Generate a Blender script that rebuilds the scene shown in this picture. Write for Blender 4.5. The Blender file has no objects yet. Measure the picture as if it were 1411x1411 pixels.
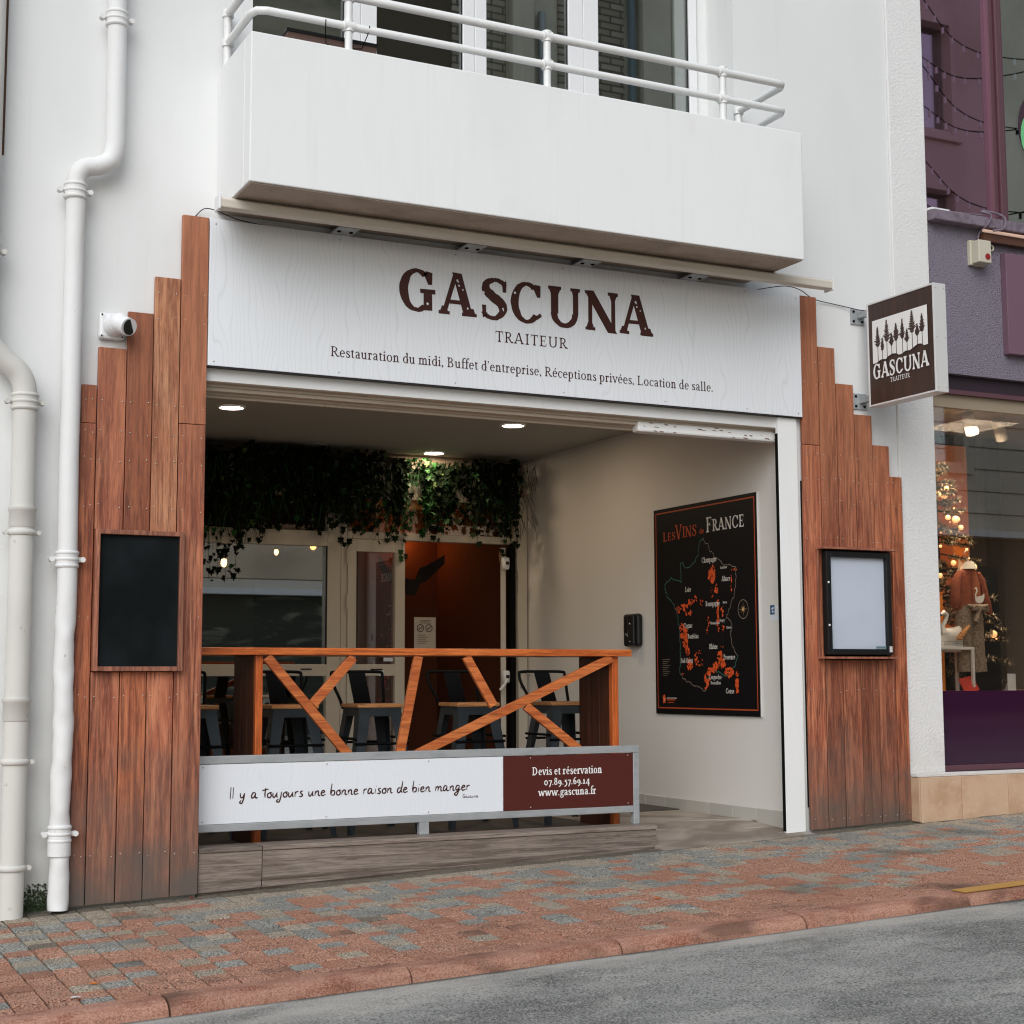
import bpy, bmesh, math, random
from mathutils import Matrix, Vector
rnd = random.Random(7)
sc = bpy.context.scene
COL = sc.collection
R = math.radians

# ---------------------------------------------------------------- camera
cam = bpy.data.cameras.new('camera'); camo = bpy.data.objects.new('camera', cam); COL.objects.link(camo)
yaw, pitch, roll = 0.461966, 0.106877, -0.0036098
fw = Vector((math.sin(yaw)*math.cos(pitch), math.cos(yaw)*math.cos(pitch), math.sin(pitch)))
rt = Vector((math.cos(yaw), -math.sin(yaw), 0)); up = rt.cross(fw)
rr = rt*math.cos(roll)+up*math.sin(roll); uu = up*math.cos(roll)-rt*math.sin(roll)
CAMP = Vector((0, -8, 1.10))
camo.matrix_world = Matrix(((rr.x, uu.x, -fw.x, CAMP.x), (rr.y, uu.y, -fw.y, CAMP.y), (rr.z, uu.z, -fw.z, CAMP.z), (0, 0, 0, 1)))
cam.sensor_width = 36; cam.lens = 2146.09/1411*36; cam.clip_end = 300
cam.dof.use_dof = True; cam.dof.focus_distance = 9.3; cam.dof.aperture_fstop = 7.1
sc.camera = camo; sc.cycles.filter_width = 1.15 if hasattr(sc.cycles, 'filter_width') else 1.5

# ---------------------------------------------------------------- world, sun, exposure
SUN_EL, SUN_AZ = R(38), R(-34)          # azimuth from -Y (towards the street), negative = to the left
w = bpy.data.worlds.new('World'); sc.world = w; w.use_nodes = True
nt = w.node_tree; nt.nodes.clear()
sky = nt.nodes.new('ShaderNodeTexSky'); sky.sky_type = 'NISHITA'; sky.sun_disc = False
sky.sun_elevation = SUN_EL; sky.sun_rotation = math.pi - SUN_AZ
sky.air_density = 1.2; sky.dust_density = 1.5; sky.ozone_density = 1.0
hs = nt.nodes.new('ShaderNodeHueSaturation'); hs.inputs['Saturation'].default_value = .55
bg = nt.nodes.new('ShaderNodeBackground'); bg.inputs['Strength'].default_value = .15
wo = nt.nodes.new('ShaderNodeOutputWorld')
nt.links.new(sky.outputs[0], hs.inputs['Color']); nt.links.new(hs.outputs[0], bg.inputs[0]); nt.links.new(bg.outputs[0], wo.inputs[0])
sl = bpy.data.lights.new('sun', 'SUN'); sl.energy = 1.5; sl.angle = R(50); sl.color = (.93, .97, 1)
so = bpy.data.objects.new('sun', sl); COL.objects.link(so)
sd = Vector((math.sin(SUN_AZ)*math.cos(SUN_EL), -math.cos(SUN_AZ)*math.cos(SUN_EL), math.sin(SUN_EL)))
so.rotation_euler = sd.to_track_quat('Z', 'Y').to_euler()
vs = sc.view_settings; vs.view_transform = 'Standard'; vs.look = 'None'; vs.gamma = 1; vs.use_curve_mapping = False
vs.exposure = .14

# ---------------------------------------------------------------- material helper
def S(*c):            # sRGB 0-255 -> linear
    return tuple(((v/255+.055)/1.055)**2.4 if v/255 > .04045 else v/255/12.92 for v in c)+(1,)
MATS = {}
def mat(name, col, rough=.6, metal=0, vary=(), bump=(), coord='world', spec=.5, emit=None, jitter=0, coat=0):
    """vary: (scale xyz, colour, lo, hi, strength[, detail]) noise masks; bump: (scale xyz, strength, distance)"""
    m = bpy.data.materials.new(name); m.use_nodes = True; N = m.node_tree.nodes; L = m.node_tree.links
    b = N['Principled BSDF']; b.inputs['Roughness'].default_value = rough; b.inputs['Metallic'].default_value = metal
    b.inputs['Specular IOR Level'].default_value = spec
    if coat: b.inputs['Coat Weight'].default_value = coat
    if coord == 'world': src = N.new('ShaderNodeNewGeometry').outputs['Position']
    else: src = N.new('ShaderNodeTexCoord').outputs['Object']
    oi = N.new('ShaderNodeObjectInfo')
    if coord == 'object' or jitter:
        ad = N.new('ShaderNodeVectorMath'); ad.operation = 'ADD'; sca = N.new('ShaderNodeVectorMath'); sca.operation = 'SCALE'
        cmb = N.new('ShaderNodeCombineXYZ')
        for i in range(3): L.new(oi.outputs['Random'], cmb.inputs[i])
        L.new(cmb.outputs[0], sca.inputs[0]); sca.inputs['Scale'].default_value = 37.
        L.new(src, ad.inputs[0]); L.new(sca.outputs[0], ad.inputs[1]); src = ad.outputs[0]
    def noise(scale, det=4, dist=0):
        mp = N.new('ShaderNodeMapping'); mp.inputs['Scale'].default_value = scale; L.new(src, mp.inputs['Vector'])
        n = N.new('ShaderNodeTexNoise'); n.inputs['Scale'].default_value = 1; n.inputs['Detail'].default_value = det
        n.inputs['Distortion'].default_value = dist
        L.new(mp.outputs[0], n.inputs['Vector']); return n.outputs['Fac']
    cur = None; base = tuple(col)
    for v in vary:
        sc_, c2, lo, hi, st = v[:5]; det = v[5] if len(v) > 5 else 4; dist = v[6] if len(v) > 6 else 0
        mr = N.new('ShaderNodeMapRange'); mr.inputs[1].default_value = lo; mr.inputs[2].default_value = hi; mr.inputs[4].default_value = st
        L.new(noise(sc_, det, dist), mr.inputs[0])
        mx = N.new('ShaderNodeMix'); mx.data_type = 'RGBA'; L.new(mr.outputs[0], mx.inputs[0])
        if cur is None: mx.inputs[6].default_value = base
        else: L.new(cur, mx.inputs[6])
        mx.inputs[7].default_value = tuple(c2); cur = mx.outputs[2]
    if jitter:
        h = N.new('ShaderNodeHueSaturation'); mr = N.new('ShaderNodeMapRange'); L.new(oi.outputs['Random'], mr.inputs[0])
        mr.inputs[3].default_value = 1-jitter; mr.inputs[4].default_value = 1+jitter; L.new(mr.outputs[0], h.inputs['Value'])
        if cur is None: h.inputs['Color'].default_value = base
        else: L.new(cur, h.inputs['Color'])
        cur = h.outputs[0]
    if cur is None: b.inputs['Base Color'].default_value = base
    else: L.new(cur, b.inputs['Base Color'])
    prev = None
    for sc_, st, dist in bump:
        bn = N.new('ShaderNodeBump'); bn.inputs['Strength'].default_value = st; bn.inputs['Distance'].default_value = dist
        L.new(noise(sc_, 5), bn.inputs['Height'])
        if prev: L.new(prev, bn.inputs['Normal'])
        prev = bn.outputs[0]
    if prev: L.new(prev, b.inputs['Normal'])
    if emit: b.inputs['Emission Color'].default_value = emit[0]; b.inputs['Emission Strength'].default_value = emit[1]
    MATS[name] = m; m['cur'] = 1
    return m
def final_color_socket(m):
    b = m.node_tree.nodes['Principled BSDF']; l = b.inputs['Base Color'].links
    return b, (l[0].from_socket if l else None)
def mixinto(m, fac_socket, col2):
    N = m.node_tree.nodes; L = m.node_tree.links; b, s = final_color_socket(m)
    mx = N.new('ShaderNodeMix'); mx.data_type = 'RGBA'; L.new(fac_socket, mx.inputs[0])
    if s: L.new(s, mx.inputs[6])
    else: mx.inputs[6].default_value = b.inputs['Base Color'].default_value
    mx.inputs[7].default_value = tuple(col2); L.new(mx.outputs[2], b.inputs['Base Color'])
def node(m, t, **kw):
    n = m.node_tree.nodes.new(t)
    for k, v in kw.items(): setattr(n, k, v)
    return n

# plaster
white = mat('white_plaster', (.74, .745, .74, 1), .9, vary=[((1.1, 1.1, .5), (.56, .56, .54, 1), .54, .72, .32, 9), ((22, 22, .6), (.60, .59, .57, 1), .62, .74, .22, 3),((.7, .7, .5), (.66, .67, .665, 1), .4, .75, .5), ((9, 9, 3), (.69, .69, .675, 1), .5, .8, .35)],
            bump=[((260, 260, 260), .28, .004), ((30, 30, 30), .1, .006)])
def height_grime(m, z0, z1, col, strength=.7, nscale=6):
    g = node(m, 'ShaderNodeNewGeometry'); s = node(m, 'ShaderNodeSeparateXYZ'); L = m.node_tree.links
    L.new(g.outputs['Position'], s.inputs[0])
    n = node(m, 'ShaderNodeTexNoise'); n.inputs['Scale'].default_value = nscale; n.inputs['Detail'].default_value = 8; L.new(g.outputs['Position'], n.inputs['Vector'])
    ma = node(m, 'ShaderNodeMath', operation='MULTIPLY_ADD'); L.new(n.outputs['Fac'], ma.inputs[0]); ma.inputs[1].default_value = (z1-z0)*1.1; L.new(s.outputs['Z'], ma.inputs[2])
    mr = node(m, 'ShaderNodeMapRange'); L.new(ma.outputs[0], mr.inputs[0]); mr.inputs[1].default_value = z0+(z1-z0)*.5; mr.inputs[2].default_value = z1+(z1-z0)*.5
    mr.inputs[3].default_value = strength; mr.inputs[4].default_value = 0
    mixinto(m, mr.outputs[0], col)
height_grime(white, .2, 2.6, (.50, .495, .465, 1), .55, 2.5)
height_grime(white, -.1, .5, (.38, .375, .34, 1), .75, 5)
height_grime(white, -.12, .06, (.06, .075, .035, 1), .85, 22)
rough_white = mat('rough_white_render', (.74, .735, .725, 1), .95, vary=[((3, 3, 2), (.62, .61, .59, 1), .55, .85, .4)],
                  bump=[((60, 60, 60), .55, .012), ((220, 220, 220), .3, .004)])
height_grime(rough_white, .45, .75, (.5, .46, .42, 1), .5, 9)
balc_white = mat('white_balcony_paint', (.79, .795, .79, 1), .85, vary=[((26, 26, .8), (.60, .59, .56, 1), .60, .74, .20, 3), ((2.2, 2.2, 1.4), (.52, .50, .47, 1), .66, .74, .16, 9),((1.5, 1.5, 1.2), (.70, .705, .70, 1), .5, .8, .5), ((14, 14, 2.2), (.72, .71, .69, 1), .58, .8, .35)], bump=[((160, 160, 160), .15, .003)])
inner_wall = mat('inner_wall_paint', (.66, .645, .615, 1), .8, vary=[((2, 2, 1.4), (.64, .61, .56, 1), .5, .8, .5)], bump=[((180, 180, 180), .2, .003)])
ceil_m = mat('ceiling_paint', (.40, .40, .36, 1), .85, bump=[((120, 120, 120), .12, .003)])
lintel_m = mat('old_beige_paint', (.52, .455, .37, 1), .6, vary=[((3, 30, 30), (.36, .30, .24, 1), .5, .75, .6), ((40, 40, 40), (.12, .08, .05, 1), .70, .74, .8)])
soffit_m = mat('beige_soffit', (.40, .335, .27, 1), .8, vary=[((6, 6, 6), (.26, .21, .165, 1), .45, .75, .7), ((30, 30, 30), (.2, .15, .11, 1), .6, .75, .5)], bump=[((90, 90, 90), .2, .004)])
cassette_m = mat('cream_lacquer', (.62, .57, .49, 1), .4, vary=[((2, 30, 30), (.46, .39, .31, 1), .5, .75, .5)])
pipe_m2 = mat('cream_pipe_paint', (.60, .585, .545, 1), .7, vary=[((4, 4, 1.5), (.50, .485, .45, 1), .45, .7, .7), ((40, 40, 24), (.28, .25, .2, 1), .68, .75, .6)], bump=[((90, 90, 90), .15, .003)])
pipe_m = mat('white_pipe_paint', (.73, .73, .725, 1), .65, vary=[((5, 5, 2), (.64, .62, .59, 1), .5, .75, .5), ((50, 50, 30), (.35, .31, .27, 1), .70, .76, .6)], bump=[((14, 14, 9), .25, .012), ((90, 90, 90), .12, .003)])
rail_m = mat('white_rail_paint', (.76, .76, .75, 1), .4, vary=[((60, 60, 60), (.55, .52, .48, 1), .64, .72, .5)], bump=[((70, 70, 70), .2, .003)])
upvc = mat('white_window_frame', (.76, .765, .775, 1), .35)
upvc_in = mat('cream_door_frame', (.55, .50, .41, 1), .4)
# reddish cladding wood
def wood(name, c1, c2, c3, axis='z', weather=True, rough=.55, jitter=.30, coord='object', fine=1., dark=(.05, .02, .012, 1)):
    st = {'z': lambda a, b: (a, a, b), 'x': lambda a, b: (b, a, a), 'y': lambda a, b: (a, b, a)}[axis]
    m = mat(name, c1, rough, coord=coord, jitter=jitter,
            vary=[(st(7*fine, .9*fine), c2, .36, .66, 1, 4, 2.2), (st(24*fine, 1.2*fine), c3, .44, .62, .85, 6, 2.0),
                  (st(70*fine, 1.8*fine), dark, .50, .70, .36, 8, .9), (st(210*fine, 9*fine), dark, .54, .64, .48, 4), (st(260*fine, 14*fine), tuple(min(1, v*1.5) for v in c2[:3])+(1,), .55, .65, .28, 3)],
            bump=[(st(220, 8), .25, .002), (st(60, 2), .18, .003)])
    return m
clad = wood('red_hardwood', S(148, 80, 56), S(182, 116, 84), S(104, 50, 34))
height_grime(clad, .0, .85, (.105, .088, .074, 1), .95, 5)
def fade_up(m, z0, z1, col, strength):
    g = node(m, 'ShaderNodeNewGeometry'); s_ = node(m, 'ShaderNodeSeparateXYZ'); L = m.node_tree.links; L.new(g.outputs['Position'], s_.inputs[0])
    mp = node(m, 'ShaderNodeMapping'); mp.inputs['Scale'].default_value = (9, 9, 1.2); L.new(g.outputs['Position'], mp.inputs['Vector'])
    n = node(m, 'ShaderNodeTexNoise'); n.inputs['Scale'].default_value = 1; n.inputs['Detail'].default_value = 7; L.new(mp.outputs[0], n.inputs['Vector'])
    ma = node(m, 'ShaderNodeMath', operation='MULTIPLY_ADD'); L.new(n.outputs['Fac'], ma.inputs[0]); ma.inputs[1].default_value = 2.2; L.new(s_.outputs['Z'], ma.inputs[2])
    mr = node(m, 'ShaderNodeMapRange'); L.new(ma.outputs[0], mr.inputs[0]); mr.inputs[1].default_value = z0+1.1; mr.inputs[2].default_value = z1+1.1; mr.inputs[4].default_value = strength
    mixinto(m, mr.outputs[0], col)
fade_up(clad, 1.9, 2.9, S(180, 118, 82), .42)
clad2 = wood('pale_hardwood', S(172, 108, 74), S(196, 140, 104), S(142, 84, 56), jitter=.03)
clad3 = wood('brown_hardwood', S(144, 76, 48), S(176, 106, 70), S(100, 46, 29))
height_grime(clad3, .0, .85, (.105, .088, .074, 1), .95, 5)
fade_up(clad3, 1.9, 2.9, S(166, 102, 70), .36)
gray_wood = wood('grey_weathered_board', S(116, 104, 95), S(140, 127, 117), S(92, 79, 71), 'x', dark=(.06, .048, .04, 1))
orange_wood = wood('varnished_pine', S(186, 96, 44), S(212, 118, 58), S(150, 66, 26), 'x', rough=.35, jitter=.1, dark=(.1, .03, .008, 1))
orange_wood_z = wood('varnished_pine_upright', S(188, 90, 38), S(208, 108, 50), S(150, 62, 22), 'z', rough=.35, jitter=.1, dark=(.1, .03, .008, 1))
dark_pine = wood('dark_brown_pine', S(70, 34, 18), S(88, 44, 24), S(48, 22, 12), 'z', rough=.5, jitter=.05)  # darker brown pine for the end panels of the table
brace_wood = wood('varnished_pine_brace', S(188, 100, 50), S(208, 122, 66), S(158, 74, 34), 'x', rough=.4, jitter=.08, dark=(.12, .04, .012, 1))
frame_wood = wood('brown_frame_wood', S(142, 88, 66), S(160, 104, 80), S(110, 62, 46), 'z')
seat_wood = wood('stool_seat_wood', S(226, 156, 96), S(236, 172, 116), S(204, 130, 76), 'x', rough=.35)
screw_m = mat('steel_screw', (.55, .5, .45, 1), .35, 1)
# sign faces
def signface(name, col, line, scale=1.):
    m = mat(name, col, .45); L = m.node_tree.links
    g = node(m, 'ShaderNodeNewGeometry'); s = node(m, 'ShaderNodeSeparateXYZ'); L.new(g.outputs['Position'], s.inputs[0])
    mp = node(m, 'ShaderNodeMapping'); mp.inputs['Scale'].default_value = (6*scale, 1, 1.9*scale); L.new(g.outputs['Position'], mp.inputs['Vector'])
    n = node(m, 'ShaderNodeTexNoise'); n.inputs['Scale'].default_value = 1; n.inputs['Detail'].default_value = 1.2; n.inputs['Roughness'].default_value = .45; L.new(mp.outputs[0], n.inputs['Vector'])
    a = node(m, 'ShaderNodeMath', operation='MULTIPLY_ADD'); L.new(s.outputs['X'], a.inputs[0]); a.inputs[1].default_value = 34.*scale
    k = node(m, 'ShaderNodeMath', operation='MULTIPLY'); L.new(n.outputs['Fac'], k.inputs[0]); k.inputs[1].default_value = 7.5; L.new(k.outputs[0], a.inputs[2])
    fr = node(m, 'ShaderNodeMath', operation='PINGPONG'); L.new(a.outputs[0], fr.inputs[0]); fr.inputs[1].default_value = .5
    mr = node(m, 'ShaderNodeMapRange'); L.new(fr.outputs[0], mr.inputs[0]); mr.inputs[1].default_value = 0; mr.inputs[2].default_value = .13; mr.inputs[3].default_value = .27; mr.inputs[4].default_value = 0
    mixinto(m, mr.outputs[0], line); return m
sign_white = signface('sign_white_woodgrain_print', (.77, .795, .825, 1), (.50, .52, .54, 1))
panel_white = signface('banner_white_print', (.75, .78, .82, 1), (.62, .64, .67, 1), 1.6)
maroon = mat('maroon_panel', S(78, 28, 22), .45)
ink = mat('dark_maroon_ink', S(62, 24, 16), .5)
white_ink = mat('white_print', (.8, .79, .77, 1), .5)
dark_sign = wood('dark_brown_sign_print', S(58, 40, 32), S(70, 46, 34), S(46, 32, 26), 'z', rough=.5, jitter=0, coord='world')
alu = mat('white_aluminium', (.68, .67, .66, 1), .4, .2)
galv = mat('galvanised_steel', (.42, .44, .45, 1), .45, .35, vary=[((9, 30, 30), (.32, .34, .35, 1), .4, .7, .7), ((60, 60, 60), (.52, .53, .54, 1), .6, .8, .5)])
slate = mat('dark_chalkboard', (.006, .008, .0085, 1), .8, spec=.06, vary=[((4, 4, 3), (.016, .019, .021, 1), .4, .75, .8)])
blackm = mat('black_metal', (.006, .006, .006, 1), .6, spec=.06)
blackp = mat('black_plastic', (.010, .010, .010, 1), .4, spec=.3)
paper = mat('white_paper', (.66, .70, .74, 1), .6, vary=[((5, 5, 5), (.60, .64, .69, 1), .4, .7, .6)])
gunmetal = mat('blue_grey_metal', (.05, .063, .072, 1), .45, .4, vary=[((8, 8, 8), (.03, .037, .044, 1), .4, .7, .7)])
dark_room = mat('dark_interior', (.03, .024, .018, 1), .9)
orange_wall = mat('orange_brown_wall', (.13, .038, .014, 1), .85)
beige_wall = mat('beige_room_wall', (.30, .25, .19, 1), .85, vary=[((2, 2, 2), (.3, .24, .18, 1), .4, .7, .8)])
deck_m = mat('dark_deck', (.045, .038, .03, 1), .7, vary=[((6, 6, 6), (.07, .06, .05, 1), .4, .7, .8)])
concrete = mat('stained_concrete', (.34, .29, .24, 1), .8, vary=[((2.2, 3.2, 2), (.17, .135, .105, 1), .40, .62, .9, 6, .6), ((1.4, 7, 2), (.55, .52, .48, 1), .57, .68, .75, 6), ((40, 40, 40), (.2, .17, .14, 1), .5, .8, .4)], bump=[((50, 50, 50), .3, .004)])
skirt_m = mat('grey_skirting_tile', (.46, .45, .41, 1), .4, jitter=.05)
def glass(name, tint=(1, 1, 1, 1), refl=.14, grough=.0, gcol=(1, 1, 1, 1)):
    m = bpy.data.materials.new(name); m.use_nodes = True; N = m.node_tree.nodes; L = m.node_tree.links; N.clear()
    o = N.new('ShaderNodeOutputMaterial'); mx = N.new('ShaderNodeMixShader'); t = N.new('ShaderNodeBsdfTransparent'); t.inputs[0].default_value = tint
    g = N.new('ShaderNodeBsdfGlossy'); g.inputs['Roughness'].default_value = grough; g.inputs['Color'].default_value = gcol
    lw = N.new('ShaderNodeLayerWeight'); lw.inputs[0].default_value = .5
    p = N.new('ShaderNodeMath'); p.operation = 'POWER'; L.new(lw.outputs['Facing'], p.inputs[0]); p.inputs[1].default_value = 4
    a = N.new('ShaderNodeMath'); a.operation = 'MULTIPLY_ADD'; L.new(p.outputs[0], a.inputs[0]); a.inputs[1].default_value = 1-refl; a.inputs[2].default_value = refl
    L.new(a.outputs[0], mx.inputs[0]); L.new(t.outputs[0], mx.inputs[1]); L.new(g.outputs[0], mx.inputs[2]); L.new(mx.outputs[0], o.inputs[0])
    return m
glass_m = glass('window_glass', (.88, .92, .9, 1), .32)
glass_up = glass('upper_window_glass', (.75, .85, .8, 1), .36)
glass_shop = glass('shop_window_glass', (.9, .88, .84, 1), .17)
purple_glass = mat('purple_film_glass', S(54, 22, 48), .06, 0, coat=.6, spec=1.0)
purple_glass2 = glass('purple_window_film', (.10, .03, .10, 1), .55, .01, (.92, .55, .74, 1))
purple_frame = mat('purple_brown_frame', S(92, 60, 68), .4)
purple_wall = mat('purple_grey_render', S(136, 129, 143), .95, vary=[((110, 110, 110), S(72, 66, 80), .56, .64, .8, 3)], bump=[((90, 90, 90), 1., .02), ((200, 200, 200), .5, .006)])
purple_panel = mat('mauve_sign_panel', S(112, 84, 98), .6)
purple_dark = mat('dark_purple_trim', S(44, 30, 40), .5)
ledge_m = mat('grey_mauve_ledge', S(124, 112, 124), .9, vary=[((20, 20, 20), S(96, 84, 94), .45, .7, .8)], bump=[((60, 60, 60), .5, .008)])
stone_m = mat('beige_stone_tile', S(196, 166, 138), .6, jitter=.06, coord='object', vary=[((5, 5, 5), S(176, 138, 108), .42, .68, .8, 6), ((30, 30, 30), S(206, 180, 154), .5, .75, .5)], bump=[((60, 60, 60), .15, .003)])
siren_m = mat('cream_plastic', (.55, .51, .41, 1), .5)
red_m = mat('red_button', (.28, .012, .012, 1), .4)
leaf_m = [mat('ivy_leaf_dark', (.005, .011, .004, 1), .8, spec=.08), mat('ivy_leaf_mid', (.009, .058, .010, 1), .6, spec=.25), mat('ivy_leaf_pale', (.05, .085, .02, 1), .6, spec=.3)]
stem_m = mat('ivy_stem', (.03, .022, .012, 1), .8)
# paving
def paver_mat(name, c, c2, c3):
    m = mat(name, c, .95, jitter=.10, coord='world', spec=.2, vary=[((150, 150, 150), c2, .50, .53, .95, 2), ((130, 130, 130), c3, .54, .57, .95, 2), ((170, 170, 170), (.03, .025, .02, 1), .60, .63, .85, 1), ((190, 190, 190), (.55, .5, .44, 1), .64, .67, .7, 1), ((1.3, 1.3, 1.3), tuple(x*.7 for x in c[:3])+(1,), .48, .72, .6), ((1.6, 1.6, 1.6), (.05, .042, .036, 1), .58, .72, .65, 9)],
            bump=[((130, 130, 130), .9, .008)])
    return m
pv_red = paver_mat('red_paver', S(172, 116, 92), S(208, 164, 140), S(92, 60, 48))
pv_blue = paver_mat('blue_grey_paver', S(134, 134, 127), S(184, 183, 175), S(66, 67, 64))
pv_cream = paver_mat('cream_paver', S(160, 147, 128), S(200, 187, 168), S(88, 79, 68))
pv_tan = paver_mat('tan_paver', S(104, 96, 84), S(120, 111, 97), S(90, 82, 70))
joint_m = mat('sand_joint', (.03, .026, .022, 1), .95)
kerb_m = mat('salmon_kerb_stone', S(160, 118, 100), .9, jitter=.07, spec=.2, vary=[((7, 14, 14), S(128, 78, 60), .45, .65, .9, 6), ((150, 150, 150), S(186, 146, 128), .50, .54, .5, 2), ((130, 130, 130), S(104, 70, 58), .57, .61, .6, 2), ((2.5, 6, 6), S(92, 68, 56), .50, .64, .75, 9)], bump=[((120, 120, 120), .5, .004)])
yellow_paint = mat('yellow_road_paint', S(172, 128, 56), .7, vary=[((30, 30, 30), S(178, 124, 60), .5, .7, .8)])
road_m = mat('grey_asphalt', (.25, .25, .235, 1), .95, spec=.15, vary=[((1.9, 3.4, 1), (.36, .35, .32, 1), .50, .62, .8, 12, .6), ((1.3, 2.2, 1), (.11, .11, .105, 1), .48, .60, .7, 12), ((7, 11, 7), (.34, .33, .30, 1), .56, .70, .6, 10), ((5, 8, 5), (.09, .09, .085, 1), .58, .70, .6, 10), ((120, 120, 120), (.42, .41, .38, 1), .54, .58, .7, 2), ((100, 100, 100), (.03, .03, .03, 1), .55, .59, .65, 2)],
             bump=[((170, 170, 170), .6, .006)])
gsock = node(road_m, 'ShaderNodeNewGeometry'); sx = node(road_m, 'ShaderNodeSeparateXYZ'); road_m.node_tree.links.new(gsock.outputs['Position'], sx.inputs[0])
rn = node(road_m, 'ShaderNodeTexNoise'); rmp = node(road_m, 'ShaderNodeMapping'); rmp.inputs['Scale'].default_value = (2.2, 5, 1)
road_m.node_tree.links.new(gsock.outputs['Position'], rmp.inputs['Vector']); road_m.node_tree.links.new(rmp.outputs[0], rn.inputs['Vector'])
rn.inputs['Scale'].default_value = 1; rn.inputs['Detail'].default_value = 8
rma = node(road_m, 'ShaderNodeMath', operation='MULTIPLY_ADD'); rma.inputs[1].default_value = -1.5; road_m.node_tree.links.new(rn.outputs['Fac'], rma.inputs[0]); road_m.node_tree.links.new(sx.outputs['Y'], rma.inputs[2])
rmr = node(road_m, 'ShaderNodeMapRange'); rmr.inputs[1].default_value = -3.35; rmr.inputs[2].default_value = -2.9; rmr.inputs[4].default_value = .75; road_m.node_tree.links.new(rma.outputs[0], rmr.inputs[0])
mixinto(road_m, rmr.outputs[0], (.42, .395, .355, 1))
gm = node(road_m, 'ShaderNodeMath', operation='MULTIPLY_ADD'); gm.inputs[1].default_value = .10; road_m.node_tree.links.new(rn.outputs['Fac'], gm.inputs[0]); road_m.node_tree.links.new(sx.outputs['Y'], gm.inputs[2])
gr_ = node(road_m, 'ShaderNodeMapRange'); gr_.inputs[1].default_value = -2.235; gr_.inputs[2].default_value = -2.205; gr_.inputs[4].default_value = .85; road_m.node_tree.links.new(gm.outputs[0], gr_.inputs[0])
mixinto(road_m, gr_.outputs[0], (.06, .05, .042, 1))

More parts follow.
